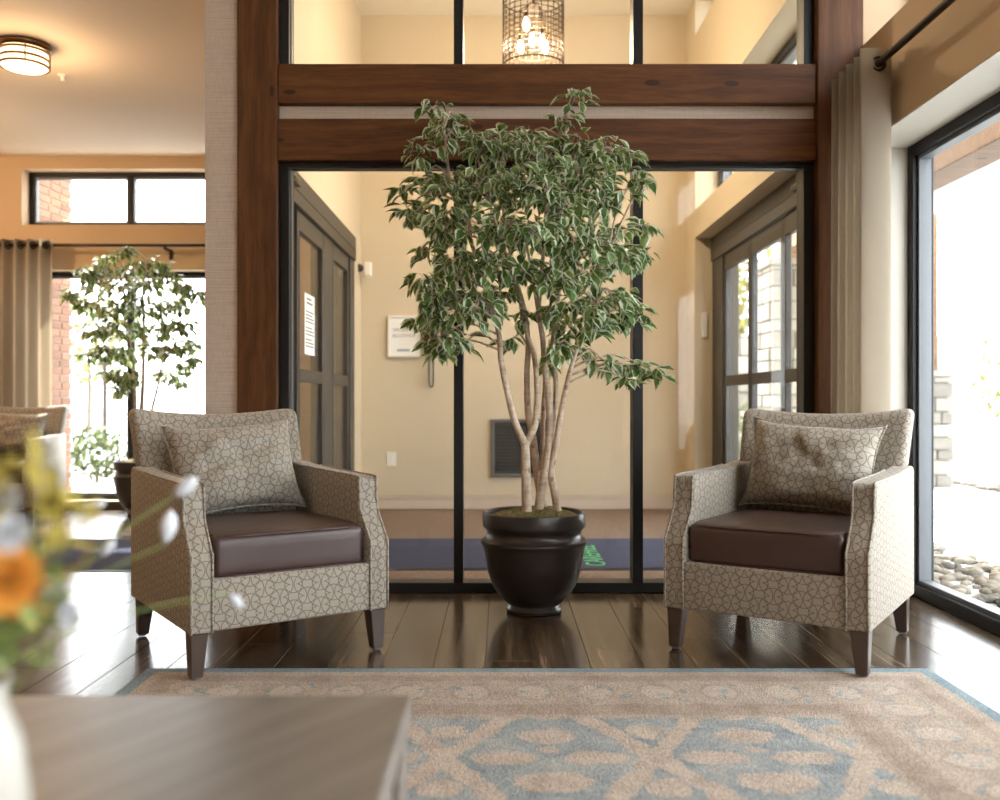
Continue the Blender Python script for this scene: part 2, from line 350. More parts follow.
# ------------------------------------------------------------------ mesh helpers
class MB:
    def __init__(s): s.bm = bmesh.new()
    def box(s, x0, x1, y0, y1, z0, z1, bev=0, seg=2):
        vs = [s.bm.verts.new(p) for p in ((x0,y0,z0),(x1,y0,z0),(x1,y1,z0),(x0,y1,z0),(x0,y0,z1),(x1,y0,z1),(x1,y1,z1),(x0,y1,z1))]
        fs = [s.bm.faces.new([vs[i] for i in q]) for q in ((3,2,1,0),(4,5,6,7),(0,1,5,4),(1,2,6,5),(2,3,7,6),(3,0,4,7))]
        if bev:
            es = list({e for f in fs for e in f.edges})
            bmesh.ops.bevel(s.bm, geom=es, offset=bev, segments=seg, affect='EDGES', profile=.5)
        return s
    def prism(s, prof, a0, a1, axis='x', bev=0, seg=2):
        """extrude a 2-D profile; axis x: (y,z) profile, y: (x,z), z: (x,y)"""
        def P(p, a): return {'x': (a, p[0], p[1]), 'y': (p[0], a, p[1]), 'z': (p[0], p[1], a)}[axis]
        A = [s.bm.verts.new(P(p, a0)) for p in prof]; B = [s.bm.verts.new(P(p, a1)) for p in prof]
        fs = [s.bm.faces.new(A), s.bm.faces.new(B[::-1])]; n = len(prof)
        for i in range(n): fs.append(s.bm.faces.new((A[i], B[i], B[(i+1) % n], A[(i+1) % n])))
        bmesh.ops.recalc_face_normals(s.bm, faces=fs)
        if bev:
            es = list({e for f in fs for e in f.edges})
            bmesh.ops.bevel(s.bm, geom=es, offset=bev, segments=seg, affect='EDGES', profile=.5)
        return s
    def lathe(s, prof, c=(0,0,0), seg=48, cap=True):
        rings = []
        for r, z in prof:
            rings.append([s.bm.verts.new((c[0] + r * math.cos(2*math.pi*i/seg), c[1] + r * math.sin(2*math.pi*i/seg), c[2] + z)) for i in range(seg)])
        for a, b in zip(rings, rings[1:]):
            for i in range(seg): s.bm.faces.new((a[i], a[(i+1)%seg], b[(i+1)%seg], b[i]))
        if cap:
            if prof[0][0] > 1e-5: s.bm.faces.new(rings[0][::-1])
            if prof[-1][0] > 1e-5: s.bm.faces.new(rings[-1])
        return s
    def tube(s, pts, rad, seg=8, closed=False):
        pts = [Vector(p) for p in pts]; n = len(pts)
        rads = rad if isinstance(rad, (list, tuple)) else [rad] * n
        rings = []; up = None
        for i, p in enumerate(pts):
            a = pts[(i-1) % n] if (closed or i > 0) else p; b = pts[(i+1) % n] if (closed or i < n-1) else p
            d = (b - a).normalized()
            if up is None:
                up = d.orthogonal().normalized()
            up = (up - d * up.dot(d))
            up = up.normalized() if up.length > 1e-6 else d.orthogonal().normalized()
            sd = d.cross(up)
            rings.append([s.bm.verts.new(p + (up * math.cos(2*math.pi*k/seg) + sd * math.sin(2*math.pi*k/seg)) * rads[i]) for k in range(seg)])
        m = n if closed else n - 1
        for i in range(m):
            a, b = rings[i], rings[(i+1) % n]
            for k in range(seg): s.bm.faces.new((a[k], a[(k+1)%seg], b[(k+1)%seg], b[k]))
        if not closed:
            s.bm.faces.new(rings[0][::-1]); s.bm.faces.new(rings[-1])
        return s
    def rbox(s, c, size, r, n=(6,6,6), fn=None):
        """box with well rounded edges, gridded so that fn can bend it"""
        h = [x / 2 for x in size]
        def axis(hh, k):
            r_ = min(r, hh * .98); e = [0, .12, .35, .65, 1]
            lo = [-hh + r_ * x for x in e]; mid = [-hh + r_ + (2*hh - 2*r_) * i / k for i in range(1, k)]
            return lo + mid + [-x for x in lo[::-1]]
        ax = [axis(h[i], n[i]) for i in range(3)]
        cache = {}
        def vert(p):
            key = tuple(round(x, 6) for x in p)
            if key in cache: return cache[key]
            q = Vector(p); inn = Vector([max(-h[i] + min(r, h[i]*.98), min(h[i] - min(r, h[i]*.98), p[i])) for i in range(3)])
            d = q - inn
            if d.length > 1e-9:
                rr = [min(r, h[i]*.98) for i in range(3)]
                dn = d.normalized(); q = inn + Vector([dn[i] * rr[i] for i in range(3)])
            if fn: q = Vector(fn(q))
            v = s.bm.verts.new(q + Vector(c)); cache[key] = v; return v
        for k in range(3):
            i, j = (k+1) % 3, (k+2) % 3
            for sgn in (-1, 1):
                for a in range(len(ax[i]) - 1):
                    for b in range(len(ax[j]) - 1):
                        q = []
                        for (x, y) in ((a, b), (a+1, b), (a+1, b+1), (a, b+1)):
                            p = [0, 0, 0]; p[k] = sgn * h[k]; p[i] = ax[i][x]; p[j] = ax[j][y]; q.append(vert(p))
                        if sgn < 0: q = q[::-1]
                        if len(set(q)) == 4: s.bm.faces.new(q)
        return s
    def quad(s, a, b, c, d):
        s.bm.faces.new([s.bm.verts.new(p) for p in (a, b, c, d)]); return s
    def build(s, name, mat, parent=None, smooth=False, loc=None, boxuv=False, kind=None, fixn=False):
        if fixn: bmesh.ops.recalc_face_normals(s.bm, faces=s.bm.faces[:])
        me = bpy.data.meshes.new(name)
        if boxuv:
            s.bm.normal_update(); l = s.bm.loops.layers.uv.new('UVMap')
            for f in s.bm.faces:
                nn = f.normal; k = max(range(3), key=lambda i: abs(nn[i]))
                for lp in f.loops:
                    p = lp.vert.co
                    lp[l].uv = (p.y, p.z) if k == 0 else (p.x, p.z) if k == 1 else (p.x, p.y)
        s.bm.to_mesh(me); s.bm.free()
        if smooth:
            for p in me.polygons: p.use_smooth = True
        me.materials.append(MAT[mat] if isinstance(mat, str) else mat)
        return link(name, me, parent, loc, kind)
def link(name, me, parent=None, loc=None, kind=None):
    o = bpy.data.objects.new(name, me); COL.objects.link(o)
    if parent: o.parent = parent
    if loc is not None: o.location = loc
    if kind: o['kind'] = kind
    return o
def tag(o, label, cat, group=None):
    o['label'] = label; o['category'] = cat
    if group: o['group'] = group
    return o
def thing(name, label, cat, loc=(0,0,0), rz=0, group=None):
    o = bpy.data.objects.new(name, None); COL.objects.link(o); o.location = loc; o.rotation_euler = (0, 0, rz); o.empty_display_size = .1
    return tag(o, label, cat, group)
def struct(name, loc=(0,0,0)):
    o = bpy.data.objects.new(name, None); COL.objects.link(o); o.location = loc; o['kind'] = 'structure'; return o
def copy_tree(o, parent=None):
    c = o.copy(); COL.objects.link(c); c.parent = parent
    for ch in [x for x in o.children]: copy_tree(ch, c)
    return c
def B(name, mat, parent, x0, x1, y0, y1, z0, z1, bev=.002, kind=None):
    return MB().box(min(x0,x1), max(x0,x1), min(y0,y1), max(y0,y1), min(z0,z1), max(z0,z1), bev, 1).build(name, mat, parent, kind=kind)
def autosmooth(o, ang=40):
    me = o.data
    for p in me.polygons: p.use_smooth = True
    try: me.set_sharp_from_angle(angle=R(ang))
    except Exception: pass
    return o
def smoothpath(pts, k=4):
    pts = [Vector(p) for p in pts]; out = []
    for i in range(len(pts) - 1):
        p0 = pts[max(0, i-1)]; p1 = pts[i]; p2 = pts[i+1]; p3 = pts[min(len(pts)-1, i+2)]
        for j in range(k):
            t = j / k
            out.append(.5 * ((2*p1) + (p2-p0)*t + (2*p0-5*p1+4*p2-p3)*t*t + (3*p1-p0-3*p2+p3)*t**3))
    out.append(pts[-1]); return out

def wall_boxes(mb, axis, a0, a1, t0, t1, z0, z1, holes):
    """wall running along axis ('x' or 'y') from a0 to a1, thickness t0..t1, with holes (a0,a1,z0,z1)"""
    As = sorted({a0, a1} | {h[0] for h in holes} | {h[1] for h in holes}); Zs = sorted({z0, z1} | {h[2] for h in holes} | {h[3] for h in holes})
    As = [a for a in As if a0 <= a <= a1]; Zs = [z for z in Zs if z0 <= z <= z1]
    for i in range(len(As) - 1):
        run = None
        for j in range(len(Zs) - 1):
            ca, cz = (As[i] + As[i+1]) / 2, (Zs[j] + Zs[j+1]) / 2
            if any(h[0] < ca < h[1] and h[2] < cz < h[3] for h in holes):
                if run is not None: put(mb, axis, As[i], As[i+1], t0, t1, run, Zs[j]); run = None
            elif run is None: run = Zs[j]
        if run is not None: put(mb, axis, As[i], As[i+1], t0, t1, run, Zs[-1])
def put(mb, axis, a0, a1, t0, t1, z0, z1):
    if axis == 'x': mb.box(a0, a1, t0, t1, z0, z1)
    else: mb.box(t0, t1, a0, a1, z0, z1)

# ================================================================== THE SETTING
FY = 4.34          # front face of the black storefront frame
BY = 7.64          # far wall
XL, XR, XV = -5.4, 1.68, 1.53
H1, H2 = 2.90, 4.06
WX0 = 1.90
YB = -4.2          # wall behind the camera

# ---- floor: sub-floor plus individual planks
fl = struct('floor')
B('subfloor', 'floor_wood', fl, XL - .2, 2.0, YB - .2, BY + .2, -.12, -.0042, 0)
PW, PL = .178, 1.22
pm = MB().box(-PW/2 + .0007, PW/2 - .0007, -PL/2 + .0007, PL/2 - .0007, -.004, 0, .0012, 1)
pme = bpy.data.meshes.new('plank'); pm.bm.to_mesh(pme); pm.bm.free(); pme.materials.append(MAT['floor_wood'])
npl = 0
ci = 0
x = -5.3
while x < 1.95:
    off = (ci * .437) % 1.0 * PL
    y = .9 - off
    while y < BY + .6:
        yc = y + PL / 2
        inv = -1.05 < x < 1.45 and yc - PL/2 > 4.42          # under the vestibule carpet
        hid = (abs(x) / max(.3, yc + PL/2) > .60) or yc + PL/2 < 2.1 or (yc > BY + .5)
        if not inv and not hid:
            link('plank', pme, fl, (x, yc, 0)); npl += 1
        y += PL
    x += PW; ci += 1
print('planks', npl)
MB().box(XL, XR + .1, YB, 2.0, -.0041, -.0002).build('plank_field', 'floor_wood', fl)

# ---- ceilings
o = MB().box(XL - .2, -1.38, YB - .2, BY + .2, H1, H1 + .15).build('ceiling', 'ceiling_paint'); o['kind'] = 'structure'
o = MB().box(-1.38, 2.0, YB - .2, BY + .2, H2, H2 + .15).build('ceiling_high', 'white_paint'); o['kind'] = 'structure'
o = MB().box(-1.42, -1.375, YB - .2, 4.32, H1, H2).build('wall_soffit', 'wall_paint'); o['kind'] = 'structure'

# ---- far wall with the two left windows
holesA = [(-3.93, -2.25, 2.34, 2.80), (-3.93, -2.25, .07, 1.97)]
mb = MB(); wall_boxes(mb, 'x', XL - .2, -1.26, BY, BY + .26, 0, H1, holesA)
wall_back = mb.build('wall_back', 'wall_paint'); wall_back['kind'] = 'structure'
o = MB().box(-1.26, 1.95, BY, BY + .26, 0, H2).build('wall_vestibule', 'vestibule_paint'); o['kind'] = 'structure'
mb = MB().box(XL - .2, XL, YB - .2, BY + .26, 0, H1); o = mb.build('wall_left', 'wall_paint'); o['kind'] = 'structure'
mb = MB(); wall_boxes(mb, 'x', XL - .2, 2.0, YB - .26, YB, 0, H2, [])
o = mb.build('wall_front', 'wall_paint'); o['kind'] = 'structure'

# ---- partition between left room and vestibule
mb = MB(); mb.box(-1.37, -1.218, 4.32, 4.50, 0, H2)
o = mb.build('wall_partition_end', 'linen_wallpaper'); o['kind'] = 'structure'
mb = MB(); wall_boxes(mb, 'y', 4.50, BY, -1.37, -1.14, 0, H2, [(4.78, 7.26, 0, 2.17)])
o = mb.build('wall_partition', 'vestibule_paint'); o['kind'] = 'structure'

# ---- right wall: main room and vestibule
mb = MB()
wall_boxes(mb, 'y', YB - .2, 4.50, XR, XR + .32, 0, H2, [(1.55, 4.34, 0, 2.08), (1.55, 4.30, 2.54, 3.25), (-1.7, 1.05, 0, 2.08), (-1.7, 1.05, 2.54, 3.25), (-3.9, -2.3, .0, 2.08)])
o = mb.build('wall_right', 'wall_paint'); o['kind'] = 'structure'
mb = MB()
wall_boxes(mb, 'y', 4.50, BY, XV, XV + .34, 0, H2, [(4.62, 7.30, 0, 2.17), (4.62, 7.30, 2.39, 3.03), (4.62, 7.30, 3.755, 4.03)])
o = mb.build('wall_vestibule_right', 'vestibule_paint'); o['kind'] = 'structure'

plain('reveal_paint', (.64, .60, .53), .6, namt=.02)
o = MB().box(XR + .002, WX0 - .0005, 4.334, 4.3395, .001, 2.0735).build('trim_7', 'reveal_paint'); o['kind'] = 'structure'
o = MB().box(XR + .002, WX0 - .0005, 1.56, 4.3395, 2.074, 2.0795).build('trim_8', 'reveal_paint'); o['kind'] = 'structure'
# ---- skirting
bb = struct('baseboard_vestibule')
for z0, z1, d in ((0, .085, .016), (.085, .105, .012), (.105, .12, .008)):
    B('moulding', 'base_trim', bb, -1.138, 1.528, BY - d, BY - .0005, z0 + .0062, z1, .002)
bb = struct('baseboard_left')
B('moulding', 'chair_leg_wood', bb, XL + .01, -1.38, BY - .014, BY - .0005, .001, .066)
bb = struct('baseboard_right')
B('moulding', 'base_trim', bb, XR - .014, XR - .0005, 1.07, 1.53, .001, .11)

# ---- timber posts and beams
def timber(name, mat, x0, x1, y0, y1, z0, z1):
    o = MB().box(x0, x1, y0, y1, z0, z1, .006, 2).build(name, mat); o['kind'] = 'structure'; return o
timber('trim_1', 'timber_post', -1.216, -1.031, 4.30, 4.50, 0, H2 - .002)
timber('trim_2', 'timber_post', 1.466, 1.678, 4.29, 4.498, 0, H2 - .002)
timber('trim_3', 'timber_beam', -1.030, 1.465, 4.305, 4.49, 2.273, 2.458)
timber('trim_4', 'timber_beam', -1.030, 1.465, 4.305, 4.49, 2.010, 2.204)
o = MB().box(-1.030, 1.465, 4.345, 4.45, 2.205, 2.272).build('trim_5', 'linen_wallpaper'); o['kind'] = 'structure'
timber('trim_6', 'timber_beam', -1.030, 1.465, 4.305, 4.49, 3.62, 3.82)

# ---- storefront glazing
MUL = ((-.216, -.172), (.622, .668))
def storefront(name, z0, z1, sill, head):
    s = struct(name)
    Y0, Y1 = FY, FY + .11
    B('sill_rail', 'black_metal', s, -1.029, 1.464, Y0, Y1, z0, z0 + sill)
    B('head_rail', 'black_metal', s, -1.029, 1.464, Y0, Y1, z1 - head, z1)
    for x0, x1 in ((-1.029, -.985),) + MUL + ((1.418, 1.464),):
        B('mullion', 'black_metal', s, x0, x1, Y0, Y1, z0 + sill, z1 - head)
    B('glazing_bead', 'silver_metal', s, -.985, -.979, Y0 + .03, Y0 + .045, z0 + sill, z1 - head, 0)
    B('glazing_bead', 'bronze_metal', s, -.98, 1.418, Y0 + .015, Y0 + .04, z1 - head - .008, z1 - head, 0)
    xs = (-.985, -.216, -.172, .622, .668, 1.418)
    for i in (0, 2, 4):
        B('glass_pane', 'storefront_glass', s, xs[i] + .0005, xs[i+1] - .0005, Y0 + .05, Y0 + .058, z0 + sill - .004, z1 - head + .004, 0)
    return s
storefront('window_1', .001, 2.009, .045, .016)
storefront('window_2', 2.459, 3.619, .006, .05)

# ---- vestibule floor
cp = MB().box(-1.139, 1.529, 4.452, BY - .018, .0005, .006).build('floor_carpet', 'brown_carpet'); cp['kind'] = 'structure'
def floor_mat(x0, x1, y0, y1, z, label):
    t = thing('entrance_mat', label, 'mat', ((x0+x1)/2, (y0+y1)/2, z))
    w, d = (x1-x0)/2, (y1-y0)/2
    MB().box(-w+.02, w-.02, -d+.02, d-.02, 0, .007, .003, 1).build('pile', 'navy_mat', t)
    e = MB()
    for a in ((-w, w, -d, -d+.02), (-w, w, d-.02, d), (-w, -w+.02, -d+.02, d-.02), (w-.02, w, -d+.02, d-.02)): e.box(a[0], a[1], a[2], a[3], 0, .004)
    e.build('rubber_border', 'plastic_black', t); return t
mat1 = floor_mat(-1.05, 1.45, 4.88, 5.98, .0061, 'navy entrance mat with green lettering inside the glass vestibule')
mat2 = floor_mat(-3.35, -1.42, 4.88, 5.98, .0005, 'navy entrance mat on the sunlit floor at far left, beside the left armchair')

def text_mesh(name, body, size, mat, parent, loc, rot, ext=.0008, align='LEFT', shear=0):
    cu = bpy.data.curves.new(name, 'FONT'); cu.body = body; cu.size = size; cu.extrude = ext; cu.align_x = align; cu.shear = shear
    tmp = bpy.data.objects.new(name + '_tmp', cu); COL.objects.link(tmp)
    dg = bpy.context.evaluated_depsgraph_get(); me = bpy.data.meshes.new_from_object(tmp.evaluated_get(dg))
    bpy.data.objects.remove(tmp); bpy.data.curves.remove(cu)
    me.name = name; me.materials.clear(); me.materials.append(MAT[mat])
    o = link(name, me, parent, loc); o.rotation_euler = rot; return o
text_mesh('lettering', 'CAREFREE', .155, 'mat_letter_green', mat1, (.57 - .2, 4.97 - 5.43, .0078), (0, 0, R(90)))

# ---- windows with frames
def window_y(name, axis, p, a0, a1, z0, z1, fw, depth, muls=(), glass='glass', rails=(), mat='black_metal'):
    """axis 'x': window plane y=p running in x; axis 'y': plane x=p running in y"""
    s = struct(name)
    def bx(n, m, u0, u1, v0, v1, w0, w1, bev=.003):
        if axis == 'x': return B(n, m, s, u0, u1, w0, w1, v0, v1, bev)
        return B(n, m, s, w0, w1, u0, u1, v0, v1, bev)
    e = .0008
    bx('window_frame', mat, a0 + e, a1 - e, z0 + e, z0 + fw, p, p + depth); bx('window_frame', mat, a0 + e, a1 - e, z1 - fw, z1 - e, p, p + depth)
    bx('window_frame', mat, a0 + e, a0 + fw, z0 + fw, z1 - fw, p, p + depth); bx('window_frame', mat, a1 - fw, a1 - e, z0 + fw, z1 - fw, p, p + depth)
    st = [a0 + fw] ; en = []
    for m in muls:
        bx('mullion', mat, m - fw * .45, m + fw * .45, z0 + fw, z1 - fw, p, p + depth); en.append(m - fw * .45); st.append(m + fw * .45)
    en.append(a1 - fw)
    for u0, u1 in zip(st, en):
        g = depth * .5
        # inner sash bead, silver
        for q in ((u0, u0 + .018, z0 + fw, z1 - fw), (u1 - .018, u1, z0 + fw, z1 - fw), (u0 + .018, u1 - .018, z0 + fw, z0 + fw + .018), (u0 + .018, u1 - .018, z1 - fw - .018, z1 - fw)):
            bx('sash_bead', 'silver_metal', q[0], q[1], q[2], q[3], p + depth * .22, p + depth * .8, .002)
        bx('glass_pane', glass, u0 + .017, u1 - .017, z0 + fw + .017, z1 - fw - .017, p + g - .004, p + g + .004, 0)
    return s
WX = 1.90
window_y('window_3', 'y', WX, 1.55, 4.34, 0, 2.08, .055, .10, (1.9,))
window_y('window_4', 'y', WX, 1.55, 4.30, 2.54, 3.25, .05, .10, (2.9,))
window_y('window_5', 'y', WX, -1.7, 1.05, 0, 2.08, .055, .10, (-.3,))
window_y('window_6', 'y', WX, -1.7, 1.05, 2.54, 3.25, .05, .10, (-.3,))
window_y('window_7', 'x', BY + .12, -3.93, -2.25, 2.34, 2.80, .035, .09, (-3.09,))
window_y('window_8', 'x', BY + .12, -3.93, -2.25, .07, 1.97, .035, .09, (-3.09,))
window_y('window_9', 'y', XV + .18, 4.62, 7.30, 2.39, 3.03, .05, .10, (5.9,))
window_y('window_10', 'y', XV + .18, 4.62, 7.30, 3.755, 4.03, .03, .10, (5.9,))

# ---- sliding doors
def sliding_door(name, inner, sgn, y0, y1, panels, glass='glass', outer=.12, sw=.05, jw=.06, posts=()):
    """door in a wall of constant x; inner = x of the face towards the vestibule, sgn = direction away from it"""
    s = struct(name)
    def bx(n, m, w0, w1, a0, a1, z0, z1, par=s, bev=.003):
        return B(n, m, par, inner + sgn * w0, inner + sgn * w1, a0, a1, z0, z1, bev)
    bx('operator_box', 'bronze_metal', -.012, outer, y0 + .002, y1 - .002, 1.985, 2.168)
    bx('operator_cover_seam', 'black_metal', -.015, -.0125, y0 + .002, y1 - .002, 2.06, 2.064, bev=0)
    bx('door_jamb', 'bronze_metal', 0, outer, y0 + .002, y0 + .06, .007, 1.984); bx('door_jamb', 'bronze_metal', 0, outer, y1 - jw, y1 - .002, .007, 1.984)
    for a0, a1 in posts: bx('door_post', 'bronze_metal', .012, .10, a0, a1, .02, 1.984)
    bx('threshold', 'silver_metal', .0, outer, y0 + .062, y1 - .062, .0005, .0145)
    for (a0, a1, w) in panels:
        d = MB(); me = []
        p = bpy.data.objects.new('door_panel', None); COL.objects.link(p); p.parent = s
        bx('stile', 'bronze_metal', w, w + .04, a0, a0 + sw, .02, 1.98, p); bx('stile', 'bronze_metal', w, w + .04, a1 - sw, a1, .02, 1.98, p)
        bx('rail', 'bronze_metal', w, w + .04, a0 + sw + .0005, a1 - sw - .0005, 1.87, 1.98, p); bx('rail', 'bronze_metal', w, w + .04, a0 + sw + .0005, a1 - sw - .0005, 1.005, 1.08, p)
        bx('rail', 'bronze_metal', w, w + .04, a0 + sw + .0005, a1 - sw - .0005, .02, .21, p)
        bx('glass_pane', glass, w + .016, w + .024, a0 + sw + .001, a1 - sw - .001, 1.081, 1.869, p, 0); bx('glass_pane', glass, w + .016, w + .024, a0 + sw + .001, a1 - sw - .001, .211, 1.004, p, 0)
        bx('weather_strip', 'silver_metal', w - .004, w - .0005, a0 + sw - .007, a0 + sw, .21, 1.87, p, 0)
    return s
dl = sliding_door('door_1', -1.135, -1, 4.78, 7.26, [(4.86, 5.33, .055), (5.26, 6.06, .012), (6.37, 7.05, .012)], jw=.205, posts=((6.065, 6.365),))
dr = sliding_door('door_2', XV + .135, 1, 4.62, 7.30, [(4.70, 5.505, .012), (5.51, 6.23, .012), (6.235, 6.95, .012)], sw=.036, jw=.345)
for px, y, xx, zz in ((0, 4.98, -1.112, 2.085), (0, 5.12, XV + .105, 2.085)):
    t = thing('motion_sensor', 'small black motion sensor on the ' + ('left' if xx < 0 else 'right') + ' sliding door operator box', 'sensor', (xx, y, zz))
    sg = 1 if xx < 0 else -1
    MB().box(-.012, .024, -.11, .11, -.022, .022, .008, 2).build('housing', 'plastic_black', t)
    MB().box(.0245 * sg - .003 if sg > 0 else -.0155, .0275 if sg > 0 else -.0122, -.06, .06, -.012, .004).build('lens', 'panel_screen', t)

print('setting done')
# ================================================================== ARMCHAIRS
def make_armchair():
    t = thing('armchair', '', 'chair')
    W, FB, BKY, LZ = .345, -.365, .375, .148
    # legs
    def leg(x, y, back):
        mb = MB(); a, b = .029, .019
        top = [(-a, -a), (a, -a), (a, a), (-a, a)]; bot = [(-b, -b), (b, -b), (b, b), (-b, b)]
        ox, oy = (.010 if x < 0 else -.010) * -1, 0
        vt = [mb.bm.verts.new((x + p[0], y + p[1], LZ)) for p in top]; vb = [mb.bm.verts.new((x + ox*.6 + p[0], y + (.012 if back else -.004) + p[1], .006)) for p in bot]
        mb.bm.faces.new(vt); mb.bm.faces.new(vb[::-1])
        for i in range(4): mb.bm.faces.new((vb[i], vb[(i+1)%4], vt[(i+1)%4], vt[i]))
        bmesh.ops.bevel(mb.bm, geom=mb.bm.edges[:], offset=.003, segments=1, affect='EDGES')
        o = mb.build('leg', 'chair_leg_wood', t, fixn=True)
        MB().lathe([(.014, 0), (.016, .002), (.016, .0055)], (x + ox*.6, y + (.012 if back else -.004), .0003), 12).build('glide', 'silver_metal', o)
    for x, y, bk in ((-.308, -.325, 0), (.308, -.325, 0), (-.300, .325, 1), (.300, .325, 1)): leg(x, y, bk)
    # body: front rail and deck
    autosmooth(MB().rbox((0, -.335, .232), (.555, .055, .165), .010, (6, 2, 3)).build('front_rail', 'chair_fabric', t, boxuv=True))
    MB().box(-.27, .27, -.31, .27, .17, .305).build('seat_deck', 'chair_fabric', t, boxuv=True)
    # arms: profile in (y,z): set back above, sloping forward to the rail
    prof = [(FB, LZ), (FB, .375), (FB + .010, .402), (FB + .074, .488), (FB + .083, .515), (FB + .090, .598), (FB + .108, .612),
            (-.10, .616), (.08, .620), (.20, .626), (.27, .632), (.345, .638), (.362, .62), (.355, LZ)]
    for s in (-1, 1):
        x0, x1 = (-W, -W + .078) if s < 0 else (W - .078, W)
        o = autosmooth(MB().prism(prof, x0, x1, 'x', .009, 3).build('arm', 'chair_fabric', t, boxuv=True), 50)
        for xx in (x0 + .006, x1 - .006):
            pts = smoothpath([(xx, p[0] - .0005, p[1] + (.001 if i > 5 else 0)) for i, p in enumerate(prof[:10])], 3)
            MB().tube(pts, .0042, 6).build('piping', 'chair_fabric', o, smooth=True, boxuv=True)
    # backrest: leaning, wider and flared at the top, top edge dipping in the middle
    def bend(q):
        v = (q.z + .285) / .57                       # 0 bottom .. 1 top
        vv = max(0, min(1, v)); k = q.x / .34
        if vv < .555: flare = .78
        elif vv < .62: flare = .78 + .145 * math.sin((vv - .555) / .065 * math.pi / 2)
        else: flare = .925 + .03 * (vv - .62) / .38
        z = q.z + vv * (.026 * k * k - .018)
        y = q.y + (.218 * vv ** 1.4) - .045 * (k * k) * vv + .012
        return (q.x * flare, y, z)
    autosmooth(MB().rbox((0, .275, .568), (.69, .115, .565), .035, (14, 3, 30), bend).build('backrest', 'chair_fabric', t, boxuv=True), 60)
    MB().box(-.266, .266, .30, .352, LZ + .002, .40, .01, 2).build('back_panel', 'chair_fabric', t, boxuv=True)
    # leather seat cushion
    def puff(q):
        k = 1 - min(1, abs(q.x) / .27) ** 3; m = 1 - min(1, abs(q.y) / .29) ** 3
        return (q.x, q.y - (.008 * k if q.y < -.2 else 0), q.z + (.018 * k * m if q.z > 0 else 0))
    c = autosmooth(MB().rbox((0, -.055, .379), (.528, .572, .138), .024, (10, 10, 4), puff).build('seat_cushion', 'brown_leather', t), 60)
    for zz in (.444, .316):
        pts = []
        for k in range(40):
            a = 2 * math.pi * k / 40; ca, sa = math.cos(a), math.sin(a)
            m = max(abs(ca) ** 1, abs(sa)); e = 8
            rr = (abs(ca) ** e + abs(sa) ** e) ** (-1 / e)
            pts.append((.262 * ca * rr, -.055 + .287 * sa * rr - (.005 if sa < -.5 else 0), zz))
        MB().tube(pts, .0045, 6, True).build('seam_piping', 'brown_leather', c, smooth=True)
    return t
def make_pillow(seed):
    mb = MB(); nx, nz = 34, 24; w, h, th = .246, .175, .100
    l = mb.bm.loops.layers.uv.new('UVMap')
    def P(i, j, side):
        u, v = -1 + 2 * i / nx, -1 + 2 * j / nz
        prof = max(0, (1 - abs(u) ** 3.2)) ** .55 * max(0, (1 - abs(v) ** 2.8)) ** .6
        ear = (abs(u) * abs(v)) ** 4
        pinch = 1 - .07 * (1 - abs(v) ** 2) * abs(u) ** 6; pinv = 1 - .10 * (1 - abs(u) ** 2) * abs(v) ** 6
        x = u * w * pinch * (1 + .05 * ear); z = v * h * pinv * (1 + .07 * ear)
        n1 = mnoise.noise(Vector((u * 2.2 + seed, v * 2.6, side))) ; n2 = mnoise.noise(Vector((u * 6 + v * 3 + seed * 2, v * 5 - u * 2, side + 4)))
        crease = math.exp(-((u + .15 + .35 * (v - .4)) / .07) ** 2) * max(0, v) * .024 + math.exp(-((v - .15 - .45 * u) / .10) ** 2) * .020 + math.exp(-((u - .55 + .6 * v) / .08) ** 2) * .007
        y = side * (prof * th * (1 + .22 * n1) + prof * .012 * n2) 
        if side < 0: y += crease * prof
        return Vector((x, y - .03 * max(0, v) * 0, z)), (x + seed * .3, z)
    G = {}
    for side in (-1, 1):
        for i in range(nx + 1):
            for j in range(nz + 1):
                edge = i in (0, nx) or j in (0, nz); key = (i, j, 0 if edge else side)
                if key not in G:
                    p, uv = P(i, j, side if not edge else 1); G[key] = (mb.bm.verts.new(p if not edge else (p.x, 0, p.z)), uv)
        for i in range(nx):
            for j in range(nz):
                ks = [(i, j), (i+1, j), (i+1, j+1), (i, j+1)]
                q = [G[(a, b, 0 if (a in (0, nx) or b in (0, nz)) else side)] for a, b in ks]
                if side > 0: q = q[::-1]
                f = mb.bm.faces.new([x[0] for x in q])
                for lp, x in zip(f.loops, q): lp[l].uv = x[1]
    rim = [G[(i, 0, 0)][0].co.copy() for i in range(nx)] + [G[(nx, j, 0)][0].co.copy() for j in range(nz)] + [G[(nx - i, nz, 0)][0].co.copy() for i in range(nx)] + [G[(0, nz - j, 0)][0].co.copy() for j in range(nz)]
    o = mb.build('lumbar_pillow', 'chair_fabric', smooth=True)
    MB().tube(rim, .0045, 6, True).build('piping', 'chair_fabric', o, smooth=True, boxuv=True)
    return o
chair = make_armchair()
spots = [((-.905, 3.44, 0), 35, 'patterned taupe armchair with brown leather seat left of the big potted tree', 0),
         ((1.095, 3.47, 0), -34, 'patterned taupe armchair with brown leather seat beside the right window', 5),
         ((-3.66, 6.80, 0), 9, 'distant patterned armchair partly cut off at the left edge before the curtain', 9)]
plab = ['rumpled patterned lumbar pillow on the armchair left of the potted tree', 'patterned lumbar pillow on the armchair beside the right window', 'patterned lumbar pillow on the distant armchair at the left edge']
